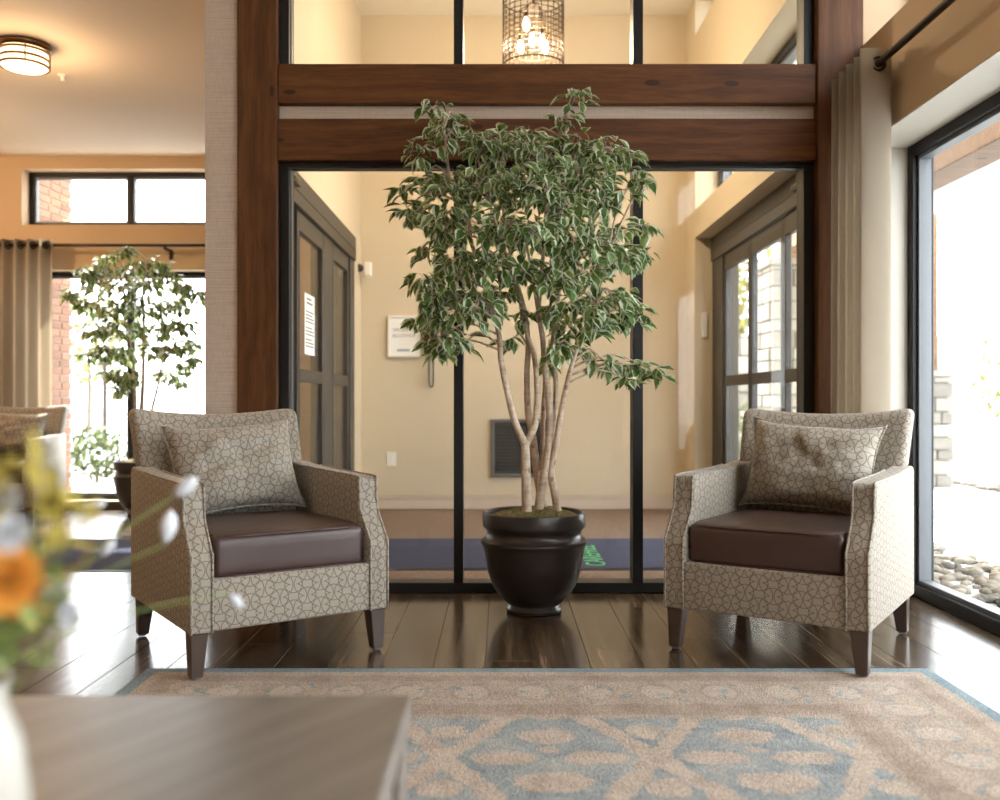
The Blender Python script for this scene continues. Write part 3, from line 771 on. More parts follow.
for i, (p, a, lab, sd) in enumerate(spots):
    c = chair if i == 0 else copy_tree(chair)
    k = {0: (.0035, -.0046, .005), 1: (.0035, -.0046, -.005), 2: (0, 0, 0)}[i]      # front outer leg stands on the rug
    c.scale = (1.03, 1.03, 1.01); c.location = (p[0], p[1], k[0]); c.rotation_euler = (k[1], k[2], R(a)); tag(c, lab, 'chair', 'matching lounge armchairs')
    z = .0 if p[2] == 0 else p[2]
    pl = make_pillow(sd + 1.3); tag(pl, plab[i], 'pillow', 'lumbar pillows on the armchairs')
    rot = Matrix.Rotation(R(a), 4, 'Z')
    pl.location = rot @ Vector((-.006 if i == 0 else .006, .208, .640)) + Vector(p)
    pl.rotation_euler = (R(-19), R(-3 if i == 0 else 3), R(a))

# ================================================================== RUG
rug = MB(); rug.box(-1.3, 1.3, -2.775, .775, .0003, .0065, .003, 2)
rug = rug.build('area_rug', 'rug_pattern', loc=(.126, 2.325, 0)); tag(rug, 'faded beige and blue oriental rug with trellis pattern and pale blue edge', 'rug')

# ================================================================== COFFEE TABLE
ct = thing('coffee_table', 'grey brown wooden coffee table in the blurred foreground at lower left', 'table', (-.66, .86, 0))
tx0, tx1, ty0, ty1 = -.50, .524, -.50, .56
MB().box(tx0, tx1, ty0, ty1, .405, .45, .004, 2).build('table_top', 'table_wood', ct)
for x in (tx0 + .005, tx1 - .075):
    for y in (ty0 + .005, ty1 - .075):
        MB().box(x, x + .07, y, y + .07, .012, .4045, .004, 1).build('leg', 'table_wood', ct)
for y in (ty0 + .02, ty1 - .05): MB().box(tx0 + .076, tx1 - .076, y, y + .03, .27, .4045, .003, 1).build('apron', 'table_wood', ct)
for x in (tx0 + .02, tx1 - .05): MB().box(x, x + .03, ty0 + .076, ty1 - .076, .27, .4045, .003, 1).build('apron', 'table_wood', ct)
MB().box(tx0 + .076, tx1 - .076, ty0 + .076, ty1 - .076, .12, .145, .003, 1).build('lower_shelf', 'table_wood', ct)

# ================================================================== VASE AND FLOWERS
vx, vy, vz = -.455, .78, .4505
vase = MB().lathe([(.030, 0), (.042, .004), (.052, .05), (.056, .11), (.050, .16), (.038, .190), (.037, .203), (.042, .212), (.039, .212), (.033, .200), (.033, .190), (.044, .15), (.048, .07), (.03, .02), (0, .018)], seg=40).build('flower_vase', 'vase_ceramic', loc=(vx, vy, vz), smooth=True)
tag(vase, 'rounded white ceramic vase on the coffee table, cut by the left edge', 'vase')
NECK = Vector((vx, vy, vz + .20)); FK = .80
def petal(mb, base, d, up, L, w):
    d = d.normalized(); s = d.cross(up).normalized(); n = s.cross(d)
    prev = None
    for k in range(5):
        t = k / 4; ww = w * math.sin(math.pi * (.12 + .8 * t)) ; c = base + d * L * t + n * L * .25 * t * t
        row = [mb.bm.verts.new(c + s * ww + n * ww * .25), mb.bm.verts.new(c), mb.bm.verts.new(c - s * ww + n * ww * .25)]
        if prev:
            for j in range(2): mb.bm.faces.new((prev[j], prev[j+1], row[j+1], row[j]))
        prev = row
def stem_to(tip, parent, bow=.03, r=.0014, mat='stem_green'):
    base = NECK + Vector((random.uniform(-.02, .02), random.uniform(-.02, .02), -.12)); mid = NECK.lerp(tip, .5) + Vector((0, 0, bow)); nk = NECK + (tip - NECK) * .08 * Vector((1, 1, 0)).length
    nk = NECK + Vector(((tip.x - NECK.x) * .05, (tip.y - NECK.y) * .05, 0))
    MB().tube(smoothpath([base, nk, mid, tip], 6), r, 5).build('stem', mat, parent, smooth=True)
def bloom(px, py, Y, r, mat, label, name, cat='flower', grp=None, layers=3, n=11):
    Y *= FK; r *= FK * .92; c = at(px, py, Y); t = thing(name, label, cat, (0, 0, 0), group=grp)
    face = Vector((.25, -1, .35)).normalized()
    for L in range(layers):
        mb = MB()
        for k in range(n - L):
            a = 2 * math.pi * k / (n - L) + L * .4
            s = face.orthogonal().normalized(); u = face.cross(s)
            d = (s * math.cos(a) + u * math.sin(a)) * (1 - .25 * L) + face * (.10 + .35 * L)
            petal(mb, c + face * .004 * L, d, face, r * (1 - .2 * L), r * .27)
        mb.build('petal_ring', mat, t, smooth=True)
    MB().rbox(c + face * r * .25, (r * .5, r * .5, r * .5), r * .24, (2, 2, 2)).build('flower_centre', 'yellow_petal', t, smooth=True)
    stem_to(c - face * .008, t)
bloom(8, 582, .86, .040, 'orange_petal', 'large blurred orange bloom at the left edge of the bouquet', 'orange_flower')
bloom(-6, 550, .90, .030, 'orange_petal', 'smaller orange bloom half hidden behind the large one', 'orange_flower')
bloom(12, 535, .84, .020, 'white_petal', 'small white bloom just above the orange flower', 'white_flower')
bloom(70, 615, .98, .014, 'white_petal', 'small white bloom low on the right of the orange flower', 'white_flower')
bloom(-4, 505, .97, .030, 'white_petal', 'cream white bloom at the left edge above the orange flower', 'white_flower')
bloom(52, 505, 1.0, .022, 'yellow_petal', 'yellow bloom in the bouquet before the far armchair', 'yellow_flower')
def bud(px, py, Y, L, ang, label):
    Y *= 1.35; L *= 1.35; c = at(px, py, Y); t = thing('flower_bud', label, 'flower', group='pale buds on long stems')
    d = Vector((math.cos(ang), .1, math.sin(ang)))
    MB().tube([c - d*L*.5, c - d*L*.3, c, c + d*L*.3, c + d*L*.5], [.001, L*.16, L*.26, L*.2, .001], 10).build('bud', 'white_petal', t, smooth=True)
    stem_to(c - d * L * .5, t, bow=.02, r=.0009, mat='stem_green')
for a in ((185, 487, .92, .030, .7, 'pale bud highest on the right, before the left armchair arm'), (168, 527, .92, .034, 1.4, 'pale upright bud before the left armchair side'),
          (236, 601, .93, .020, -.9, 'small pale bud farthest right, before the left armchair front'), (108, 548, .93, .020, .9, 'small pale bud before the navy mat at far left'),
          (94, 505, .95, .024, .2, 'pale bud before the far window floor glare')): bud(*a)
def blade(px, py, Y, label, mat, w, curve):
    Y *= FK; w *= FK; tip = at(px, py, Y); t = MB(); pts = smoothpath([NECK + Vector((0, 0, -.15)), NECK + Vector(((tip.x - NECK.x) * .05, 0, .02)), NECK.lerp(tip, .6) + Vector((0, 0, curve)), tip], 8)
    prev = None
    for i, p in enumerate(pts):
        k = i / (len(pts) - 1); ww = w * (.35 + .65 * math.sin(math.pi * min(1, k * .9 + .1))) * (1 - k ** 6)
        row = [t.bm.verts.new(p + Vector((ww * .5, 0, ww * .35))), t.bm.verts.new(p + Vector((0, ww * .3, 0))), t.bm.verts.new(p - Vector((ww * .5, 0, ww * .35)))]
        if prev:
            for j in range(2): t.bm.faces.new((prev[j], prev[j+1], row[j+1], row[j]))
        prev = row
    bmesh.ops.solidify(t.bm, geom=t.bm.faces[:], thickness=.0006)
    tag(t.build('leaf_blade', mat, smooth=True), label, 'leaf', 'long blades in the bouquet')
blade(14, 440, .95, 'yellow blade rising before the distant armchair', 'yellow_petal', .016, .01)
blade(150, 470, .95, 'olive blade arching towards the top of the left armchair arm', 'stem_green', .010, .02)
blade(150, 575, .93, 'green blade reaching across the left armchair side', 'stem_green', .009, .03)
blade(95, 575, .92, 'orange tinted blade before the navy mat at far left', 'yellow_petal', .009, .02)
blade(115, 600, .92, 'dark green blade drooping over the bright floor', 'leaf_dark', .008, .025)
blade(80, 500, 1.0, 'yellow green blade pointing at the far window', 'yellow_petal', .014, .01)
def sprigs(name, mat, label, n, seed, box, L0, L1):
    rr = random.Random(seed); m = MB(); x0, x1, y0, y1 = box
    for k in range(n):
        c = at(rr.triangular(x0, x1, x0), rr.uniform(y0, y1), rr.uniform(.70, .88))
        d = Vector((rr.uniform(-.5, 1), rr.uniform(-.6, .6), rr.uniform(-.5, 1)))
        petal(m, c, d, Vector((0, -.3, 1)), rr.uniform(L0, L1), rr.uniform(.003, .006))
    fo = m.build(name, mat, smooth=True, kind='stuff'); tag(fo, label, 'foliage')
sprigs('bouquet_foliage', 'stem_green', 'loose green leaves low in the bouquet above the white vase', 150, 21, (-60, 75, 545, 700), .018, .04)
sprigs('bouquet_sprigs', 'yellow_petal', 'wispy yellow sprigs around the upper half of the bouquet', 110, 22, (-50, 105, 455, 620), .012, .034)

# ================================================================== POTTED TREES
POT = [(.105, .0005), (.116, .004), (.119, .016), (.112, .026), (.108, .034), (.125, .046), (.152, .072), (.178, .115), (.197, .17), (.209, .23), (.216, .275), (.222, .288), (.227, .298), (.226, .306),
       (.216, .312), (.203, .323), (.199, .336), (.203, .349), (.211, .357), (.217, .362), (.219, .372), (.219, .412), (.217, .422), (.210, .426), (.203, .422), (.200, .395), (.15, .39), (0, .39)]
def leaf_mesh(L, W):
    me = bpy.data.meshes.new('leaf'); bm = bmesh.new(); l = bm.loops.layers.uv.new('UVMap')
    prof = [(0, .10), (.18, .62), (.40, 1.0), (.65, .78), (.85, .36), (1.0, .02)]
    rows = []
    for t, w in prof:
        z = -.16 * L * t * t; ww = W * .5 * w
        rows.append(([bm.verts.new((-ww, t * L, z + ww * .45)), bm.verts.new((0, t * L, z)), bm.verts.new((ww, t * L, z + ww * .45))], t))
    for (a, ta), (b, tb) in zip(rows, rows[1:]):
        for j in range(2):
            f = bm.faces.new((a[j], a[j+1], b[j+1], b[j])); f.smooth = True
            for lp, uv in zip(f.loops, ((j-1, ta), (j, ta), (j, tb), (j-1, tb))): lp[l].uv = uv
    bm.to_mesh(me); bm.free(); return me
LEAVES = [leaf_mesh(.076, .046), leaf_mesh(.066, .042), leaf_mesh(.084, .048), leaf_mesh(.056, .038)]
for m in LEAVES: m.materials.append(MAT['ficus_leaf'])
def make_tree(label, base, trunks, clusters, leafk, n_single, rnd):
    """base: foot of the pot; trunks and cluster centres are world points"""
    t = thing('potted_tree', label, 'plant', base, group='potted trees')
    bx = Vector(base)
    p = MB().lathe(POT, seg=56).build('pot', 'pot_glaze', t, smooth=True); autosmooth(p, 45)
    ms = MB(); rings = []
    for r in (0, .05, .10, .15, .198):
        n = 1 if r == 0 else 40
        rings.append([ms.bm.verts.new((r*math.cos(2*math.pi*k/40), r*math.sin(2*math.pi*k/40), .436 - .9 * r * r + rnd.uniform(-.006, .010))) for k in range(n)])
    for k in range(40): ms.bm.faces.new((rings[0][0], rings[1][k], rings[1][(k+1)%40]))
    for a, b in zip(rings[1:], rings[2:]):
        for k in range(40): ms.bm.faces.new((a[k], b[k], b[(k+1)%40], a[(k+1)%40]))
    ms.build('moss', 'moss', t, smooth=True)
    nodes = []
    for pts, r0, r1 in trunks:
        path = smoothpath([q - bx for q in pts], 5); n = len(path)
        rad = [(r0 + (r1 - r0) * i / (n-1)) * (1 + .10 * mnoise.noise(Vector((i * .7, r0 * 900, 3)))) for i in range(n)]
        if r0 > .012: rad[0] *= 1.25; rad[1] *= 1.12
        MB().tube(path, rad, 10).build('trunk', 'ficus_bark', t, smooth=True)
        nodes += path[n // 3:]
    allv = []; tw = MB()
    for (c, r, cnt) in clusters:
        c = c - bx
        near = min(nodes, key=lambda q: (q - c).length + max(0, q.z - c.z) * 1.5)
        mid = near.lerp(c, .55) + Vector((0, 0, .05))
        path = smoothpath([near, mid, c, c + (c - near).normalized() * r * .5 + Vector((0, 0, -r * .2))], 3); n = len(path)
        tw.tube(path, [.0055 - .004 * i / (n-1) for i in range(n)], 5)
        hub = [mid.lerp(c, .5), c, path[-1]]
        for k in range(cnt):
            while True:
                o = Vector((rnd.uniform(-1, 1), rnd.uniform(-1, 1), rnd.uniform(-1, 1)))
                if o.length < 1: break
            pt = c + Vector((o.x * r, o.y * r * 1.15, o.z * r * .85))
            d = Vector((o.x * .8 + rnd.uniform(-.5, .5), o.y * .8 + rnd.uniform(-.6, .4) - .15, rnd.uniform(-1.0, .15)))
            d.normalize(); up = Vector((rnd.uniform(-.5, .5), rnd.uniform(-.9, .2), 1)); s = d.cross(up).normalized(); u = s.cross(d)
            M = Matrix((( s.x, d.x, u.x, pt.x), (s.y, d.y, u.y, pt.y), (s.z, d.z, u.z, pt.z), (0, 0, 0, 1)))
            allv.append((pt.y, M, rnd.randrange(4), rnd.uniform(.75, 1.12)))
            if k % 3 == 0:
                h = min(hub, key=lambda q: (q - pt).length); tw.tube([h, h.lerp(pt, .5) + Vector((0, 0, .012)), pt], [.0018, .0014, .0009], 4)
    tw.build('twigs', 'ficus_bark', t, smooth=True, kind='stuff')
    allv.sort(key=lambda a: a[0])
    for _, M, k, sc in allv[:n_single]:
        o = link('leaf', LEAVES[k], t); o.matrix_local = M @ Matrix.Scale(sc, 4)
    bm = bmesh.new(); l = bm.loops.layers.uv.new('UVMap')
    for _, M, k, sc in allv[n_single:]:
        src = LEAVES[k]; MM = M @ Matrix.Scale(sc, 4); vs = [bm.verts.new(MM @ v.co) for v in src.vertices]; uvl = src.uv_layers[0].data
        for pg in src.polygons:
            f = bm.faces.new([vs[i] for i in pg.vertices]); f.smooth = True
            for lp, li in zip(f.loops, pg.loop_indices): lp[l].uv = uvl[li].uv
    me = bpy.data.meshes.new('foliage'); bm.to_mesh(me); bm.free(); me.materials.append(MAT['ficus_leaf'])
    link('foliage', me, t, kind='stuff'); print(label, len(allv)); return t
TY = 3.97
def path_px(*pts): return [at(a, b, TY + c) for a, b, c in pts]
trunks = [
    (path_px((527, 523, -.06), (526, 480, -.06), (525, 442, -.06)), .0215, .019),
    (path_px((525, 444, -.06), (515, 422, -.07), (507, 390, -.08), (501, 360, -.07), (499, 335, -.05), (488, 290, -.03), (470, 240, 0), (452, 190, .02), (444, 130, .02)), .0165, .005),
    (path_px((526, 443, -.05), (534, 428, -.05), (537, 405, -.04), (537, 385, -.03), (534, 355, -.02), (526, 330, 0), (516, 280, .03), (506, 230, .05), (500, 180, .06)), .0165, .005),
    (path_px((546, 523, .05), (538, 478, .05), (533, 440, .04), (528, 410, .02), (527, 375, .01), (528, 340, .02), (522, 300, .02), (507, 257, 0), (490, 205, -.02), (478, 160, -.02)), .0195, .005),
    (path_px((537, 523, -.02), (541, 492, -.03), (548, 452, -.03), (550, 410, -.03), (545, 368, -.02), (543, 340, -.01), (539, 308, -.02), (543, 257, -.02), (546, 205, -.03), (548, 160, -.03)), .0215, .005),
    (path_px((559, 523, .0), (555, 494, -.02), (551, 472, -.03), (556, 445, -.04), (562, 407, -.05), (571, 368, -.06), (582, 335, -.07), (597, 300, -.06), (606, 260, -.05)), .019, .005),
    (path_px((552, 450, 0), (556, 390, .03), (553, 340, .05), (560, 280, .05), (560, 220, .04), (563, 165, .03), (567, 110, .02)), .0125, .004),
    (path_px((543, 470, .03), (543, 420, .06), (545, 360, .08), (536, 300, .12), (526, 240, .14)), .0125, .005),
]
CL = [(576, 97, 16), (566, 118, 13), (560, 143, 12), (431, 112, 13), (453, 117, 16), (443, 140, 17), (421, 151, 14), (468, 132, 12), (425, 178, 16), (408, 203, 14), (412, 218, 12), (404, 190, 10),
      (482, 150, 22), (505, 140, 20), (528, 140, 20), (548, 158, 22), (588, 142, 16), (607, 152, 18), (627, 158, 17), (640, 172, 12), (646, 185, 8), (603, 178, 18), (580, 170, 18),
      (450, 185, 26), (480, 185, 28), (512, 182, 30), (545, 190, 28), (570, 205, 24), (600, 205, 18), (625, 195, 12),
      (440, 222, 24), (470, 225, 28), (505, 225, 28), (535, 232, 26), (565, 240, 26), (595, 238, 24), (622, 228, 17), (643, 226, 11), (648, 252, 9),
      (430, 250, 14), (458, 262, 25), (490, 265, 26), (520, 270, 22), (555, 275, 24), (588, 272, 24), (618, 262, 19), (635, 255, 12),
      (428, 283, 18), (452, 300, 26), (480, 305, 24), (430, 312, 14), (418, 318, 9), (446, 335, 20), (465, 345, 16), (440, 350, 10), (500, 300, 16),
      (560, 312, 20), (590, 300, 22), (615, 298, 20), (632, 306, 13), (640, 318, 8), (570, 335, 17), (592, 325, 18), (612, 318, 16), (555, 348, 13), (577, 352, 12), (550, 362, 9),
      (604, 362, 13), (620, 370, 15), (638, 372, 14), (655, 375, 9), (625, 384, 9), (642, 362, 9), (520, 320, 12), (508, 340, 9)]
rt = random.Random(11); clusters = []
for (a, b, r) in CL:
    inner = 1 - min(1, math.hypot((a - 530) / 135, (b - 235) / 150))
    cnt = int(7 + r * r * .050)
    for dy in ((-1, 1) if r >= 18 else (0,)):
        dep = (dy * (.06 + .20 * inner) if dy else rt.uniform(-.12, .12)) + rt.uniform(-.04, .04)
        clusters.append((at(a + rt.uniform(-4, 4), b + rt.uniform(-4, 4), TY + dep), r / F_PX * TY * .88, cnt))
make_tree('large leafy ficus tree in a dark glazed pot between the two armchairs', (.145, TY, 0), trunks, clusters, 1, 300, rt)

T2 = 7.30
def p2(*pts): return [at(a, b, T2 + c) for a, b, c in pts]
trunks2 = [(p2((141, 470, 0), (141, 420, 0), (143, 380, 0), (144, 330, 0), (143, 290, 0), (148, 262, 0)), .022, .006),
           (p2((146, 470, .02), (150, 420, .02), (158, 385, .02), (164, 350, .0), (175, 310, 0)), .016, .005),
           (p2((138, 470, .02), (136, 420, .03), (134, 370, .03), (125, 320, .02), (105, 290, 0)), .016, .005)]
CL2 = [(125, 252, 7), (108, 262, 9), (135, 268, 10), (160, 265, 10), (85, 272, 8), (98, 285, 11), (120, 283, 12), (145, 285, 12), (168, 280, 11), (185, 288, 8), (198, 295, 7), (70, 295, 6),
       (90, 305, 9), (110, 308, 12), (132, 305, 12), (155, 308, 12), (178, 305, 10), (95, 330, 10), (115, 330, 11), (140, 330, 11), (165, 330, 11), (185, 325, 8), (88, 355, 6), (102, 352, 9), (122, 355, 10), (150, 350, 8),
       (172, 350, 9), (190, 345, 8), (115, 375, 9), (130, 378, 8), (165, 375, 7), (185, 368, 7), (120, 390, 6), (178, 382, 5), (195, 360, 4)]
rt2 = random.Random(5)
cl2 = [(at(a, b, min(7.42, T2 + rt2.uniform(-.25, .1))), r / F_PX * T2 * 1.1, int(12 + r * 4.0)) for a, b, r in CL2]
make_tree('smaller ficus tree in a dark pot behind the left armchair, before the far window', (-2.80, T2, 0), trunks2, cl2, 1, 0, rt2)

# ================================================================== CURTAINS
def curtain(label, pts_fn, n, z0, z1, grom, name='curtain'):
    t = thing(name, label, 'curtain', (0, 0, 0)); mb = MB(); rows = 14
    grid = []
    for i in range(n + 1):
        s = i / n; col = []
        for j in range(rows + 1):
            v = j / rows; x, y = pts_fn(s, v); col.append(mb.bm.verts.new((x, y, z0 + (z1 - z0) * v)))
        grid.append(col)
    for i in range(n):
        for j in range(rows): mb.bm.faces.new((grid[i][j], grid[i+1][j], grid[i+1][j+1], grid[i][j+1]))
    bmesh.ops.solidify(mb.bm, geom=mb.bm.faces[:], thickness=.0025)
    mb.build('cloth', 'curtain_cloth', t, smooth=True)
    for (p, ax) in grom:
        ring = []
        for k in range(20):
            a = 2 * math.pi * k / 20; e1 = Vector((0, 0, 1)); e2 = Vector(ax).cross(e1).normalized()
            ring.append(Vector(p) + (e1 * math.cos(a) + e2 * math.sin(a)) * .027)
        MB().tube(ring, .006, 6, True).build('grommet', 'dark_bronze', t, smooth=True)
    return t
def right_c(s, v):
    # from the far end (s=0) to the wide fold nearest the camera (s=1)
    amp = .052 + .006 * (1 - v)
    if s < .72:
        ph = s / .72 * 3.5 * 2 * math.pi; y = 4.245 - .31 * (s / .72); x = 1.565 - amp * math.cos(ph)
    else:
        k = (s - .72) / .28; x = 1.611 + .034 * k / .15 if k < .15 else 1.573 + .072 * math.cos(math.pi * (k - .15) / .85); y = 3.935 - .055 * math.sin(math.pi * k * .5) - .022 * math.sin(math.pi * k)
    return x, y + .01 * math.sin(9 * s) * (1 - v)
curtain('beige grommet curtain gathered beside the right window and timber post', right_c, 130, .015, 2.365,
        [((1.575, 4.245 - .31 * (q + .5) / 9.0, 2.30), (.35, 1, 0)) for q in range(1, 9)] + [((1.575, 3.872, 2.30), (.1, 1, 0))])
rd = thing('curtain_rod', 'dark bronze curtain rod along the top of the right window', 'curtain rod')
MB().tube([(1.575, 4.27, 2.30), (1.575, 1.2, 2.30)], .0155, 16).build('rod', 'dark_bronze', rd, smooth=True)
MB().lathe([(.0, 0), (.022, .004), (.026, .012), (.022, .022), (0, .026)], seg=16).build('finial', 'dark_bronze', rd, smooth=True, loc=(1.575, 4.268, 2.287))
for y in (2.0,):
    MB().box(1.57, 1.6795, y - .008, y + .008, 2.275, 2.286, .002, 1).build('bracket', 'dark_bronze', rd)
def left_c(s, v):
    x = -4.45 + .86 * s; y = 7.50 + .042 * math.cos(s * 8.5 * 2 * math.pi) * (1.0 + .12 * (1 - v)); return x, y
curtain('beige grommet curtain drawn to the left side of the far window', left_c, 150, .015, 2.195,
        [((-4.45 + .86 * (k + .5) / 17, 7.50, 2.148), (1, .4 * (-1) ** k, 0)) for k in range(17)])
rd = thing('curtain_rod', 'dark curtain rod above the far left window, with a bracket', 'curtain rod')
MB().tube([(-4.7, 7.50, 2.148), (-1.7, 7.50, 2.148)], .014, 14).build('rod', 'dark_bronze', rd, smooth=True)
for x in (-2.70, -4.6):
    MB().box(x - .012, x + .012, 7.49, 7.6395, 2.115, 2.133, .003, 1).build('bracket', 'dark_bronze', rd)
    MB().box(x - .014, x + .014, 7.628, 7.6395, 2.05, 2.114, .003, 1).build('wall_plate', 'dark_bronze', rd)

# ================================================================== LAMPS
# flush ceiling lamp in the left room
lp = thing('ceiling_lamp', 'bronze banded flush ceiling lamp with glowing glass drum at upper left', 'lamp', (-2.68, 5.24, 0))
MB().lathe([(.02, H1 - .0005), (.143, H1 - .0005), (.146, H1 - .012), (.140, H1 - .022), (.132, H1 - .032)], seg=48, cap=True).build('canopy', 'brass_bronze', lp, smooth=True, fixn=True)
MB().lathe([(.124, H1 - .0325), (.124, H1 - .120), (.112, H1 - .130), (0, H1 - .138)], seg=48).build('glass_drum', 'lamp_diffuser', lp, smooth=True, fixn=True)
for z in (H1 - .045, H1 - .085, H1 - .122):
    MB().lathe([(.1245, z - .006), (.132, z - .006), (.132, z + .006), (.1245, z + .006)], seg=48, cap=False).build('band', 'brass_bronze', lp)
for k in range(4):
    a = k * math.pi / 2 + .5
    MB().tube([(.131*math.cos(a), .131*math.sin(a), H1 - .03), (.131*math.cos(a), .131*math.sin(a), H1 - .128)], .004, 6).build('strut', 'brass_bronze', lp)
ld = bpy.data.lights.new('ceiling_lamp_light', 'POINT'); ld.energy = 6; ld.color = (1, .66, .36); ld.shadow_soft_size = .12
lo = bpy.data.objects.new('ceiling_lamp_light', ld); COL.objects.link(lo); lo.parent = lp; lo.location = (0, 0, H1 - .30)
for (qx, qy, ql) in ((-3.0, 1.6, 'added unseen bronze flush fill lamp nearer the viewer, above the left side'), (-4.45, 5.9, 'added unseen bronze flush fill lamp near the left wall')):
    q = copy_tree(lp); q.location = (qx, qy, 0); tag(q, ql, 'lamp', 'flush ceiling lamps')  # lamp copies added out of view to brighten the left room
    for ch in q.children:
        if ch.type == 'LIGHT': ch.data = ch.data.copy(); ch.data.energy = 14 if qy < 3 else 24
lp['group'] = 'flush ceiling lamps'
sp = thing('ceiling_sprinkler', 'small white sprinkler head on the ceiling beside the flush lamp', 'sprinkler', (-2.69, 5.72, H1))
MB().lathe([(.0, -.0005), (.030, -.0005), (.030, -.006), (.012, -.010), (.010, -.030), (.016, -.034), (.016, -.037), (0, -.038)], seg=20).build('escutcheon', 'plastic_white', sp, smooth=True, fixn=True)

# wire cage pendant in the vestibule
pc = thing('pendant_lamp', 'black wire cage pendant lamp with glowing bulbs above the vestibule', 'lamp', (.215, 6.0, 0))
Z0, Z1, PR = 3.055, 3.475, .196
for k in range(13):
    z = Z0 + (Z1 - Z0) * k / 12; rr = .0048 if k in (0, 12) else .0030
    MB().tube([(PR*math.cos(2*math.pi*i/36), PR*math.sin(2*math.pi*i/36), z) for i in range(36)], rr, 6, True).build('cage_ring', 'dark_bronze', pc, smooth=True)
for k in range(28):
    a = 2 * math.pi * k / 28
    MB().tube([(PR*math.cos(a), PR*math.sin(a), Z0), (PR*math.cos(a), PR*math.sin(a), Z1)], .0030, 6).build('cage_wire', 'dark_bronze', pc, smooth=True)
MB().tube([(0, 0, Z1 - .02), (0, 0, H2 - .02)], .007, 8).build('stem', 'dark_bronze', pc)
MB().lathe([(.06, H2 - .001), (.06, H2 - .015), (.02, H2 - .025)], seg=24).build('canopy', 'dark_bronze', pc, fixn=True)
for k in range(3):
    a = 2 * math.pi * k / 3; MB().tube([(0, 0, Z1), (PR*math.cos(a), PR*math.sin(a), Z1)], .004, 6).build('spoke', 'dark_bronze', pc)
for k in range(5):
    a = 2 * math.pi * k / 5 + .35; bx_, by_ = .085 * math.cos(a), .085 * math.sin(a); zb = Z0 + .12 + .07 * (k % 2) + .04 * (k == 3)
    arm = MB().tube(smoothpath([(0, 0, Z1 - .03), (bx_ * .6, by_ * .6, Z1 - .04), (bx_, by_, zb + .085)], 4), .004, 6).build('arm', 'dark_bronze', pc, smooth=True)
    MB().tube([(bx_, by_, zb + .05), (bx_, by_, zb + .095)], .013, 10).build('socket', 'dark_bronze', arm)
    MB().tube([(bx_, by_, zb - .03), (bx_, by_, zb - .024), (bx_, by_, zb), (bx_, by_, zb + .03), (bx_, by_, zb + .05)], [.003, .012, .021, .016, .010], 12).build('bulb', 'bulb_glow', arm, smooth=True)
ld = bpy.data.lights.new('pendant_light', 'POINT'); ld.energy = 42; ld.color = (1, .80, .56); ld.shadow_soft_size = .06
lo = bpy.data.objects.new('pendant_light', ld); COL.objects.link(lo); lo.parent = pc; lo.location = (0, 0, Z0 + .08)

# ================================================================== VESTIBULE WALL THINGS
def wall_rect(px0, px1, py0, py1, Y): a = at(px0, py1, Y); b = at(px1, py0, Y); return a.x, b.x, a.z, b.z
x0, x1, z0, z1 = wall_rect(388, 420, 316, 357, BY)
sg = thing('framed_sign', 'white framed notice on the vestibule wall left of the tree', 'sign', ((x0+x1)/2, BY - .001, (z0+z1)/2))
w, h = (x1-x0)/2, (z1-z0)/2
for a in ((-w, w, h - .018, h), (-w, w, -h, -h + .018), (-w, -w + .018, -h + .018, h - .018), (w - .018, w, -h + .018, h - .018)): B('frame', 'plastic_white', sg, a[0], a[1], -.028, 0, a[2], a[3])
B('sheet', 'paper', sg, -w + .0175, w - .0175, -.018, -.004, -h + .0175, h - .0175, 0)
for body, zz, s in (('NO', .085, .040), ('SMOKING', .040, .040), ('ALLOWED', -.008, .040)):
    text_mesh('lettering', body, s, 'ink_grey', sg, (0, -.0188, zz), (R(90), 0, 0), .0004, 'CENTER')
B('emblem', 'ink_blue', sg, -.055, .05, -.0188, -.0181, -h + .045, -h + .065, 0)
# wall phone with hanging cord
ph = thing('wall_phone', 'brown wall telephone box with dangling black cord behind the leaves', 'telephone', (at(432, 340, BY).x, BY - .001, at(432, 333, BY).z))
MB().box(-.065, .065, -.06, 0, -.12, .12, .01, 2).build('housing', 'brass_bronze', ph)
MB().box(-.015, .055, -.10, -.061, -.10, .10, .012, 2).build('handset', 'plastic_black', ph)
MB().tube(smoothpath([(-.02, -.05, -.12), (-.022, -.05, -.30), (-.018, -.05, -.42), (-.002, -.05, -.445), (.012, -.05, -.42), (.014, -.05, -.30), (.014, -.05, -.12)], 5), .0065, 8).build('cord', 'plastic_black', ph, smooth=True)
# light switch
x0, x1, z0, z1 = wall_rect(386.5, 396, 452, 466, BY)
sw = thing('light_switch', 'ivory light switch plate low on the vestibule wall', 'switch', ((x0+x1)/2, BY - .0006, (z0+z1)/2))
w, h = (x1-x0)/2, (z1-z0)/2
B('plate', 'plastic_white', sw, -w, w, -.007, 0, -h, h, .002); B('rocker', 'plastic_white', sw, -w*.42, w*.42, -.011, -.0072, -h*.55, h*.55, .002)
# recessed wall heater panel
x0, x1, z0, z1 = wall_rect(491, 552, 419, 477, BY)
ht = thing('wall_heater', 'dark grilled wall heater in a silver frame behind the tree trunks', 'heater', ((x0+x1)/2, BY - .0006, (z0+z1)/2))
w, h = (x1-x0)/2, (z1-z0)/2
for a in ((-w, w, h - .028, h), (-w, w, -h, -h + .028), (-w, -w + .028, -h + .028, h - .028), (w - .028, w, -h + .028, h - .028)): B('frame', 'silver_metal', ht, a[0], a[1], -.03, 0, a[2], a[3], .003)
B('back_plate', 'panel_screen', ht, -w + .0275, w - .0275, -.012, -.002, -h + .0275, h - .0275, 0)
k = 0
for i in range(15):
    zz = -h + .04 + (2*h - .08) * i / 14
    B('louvre', 'panel_screen', ht, -w + .029, w - .029, -.022, -.0125, zz - .006, zz + .006, .002)
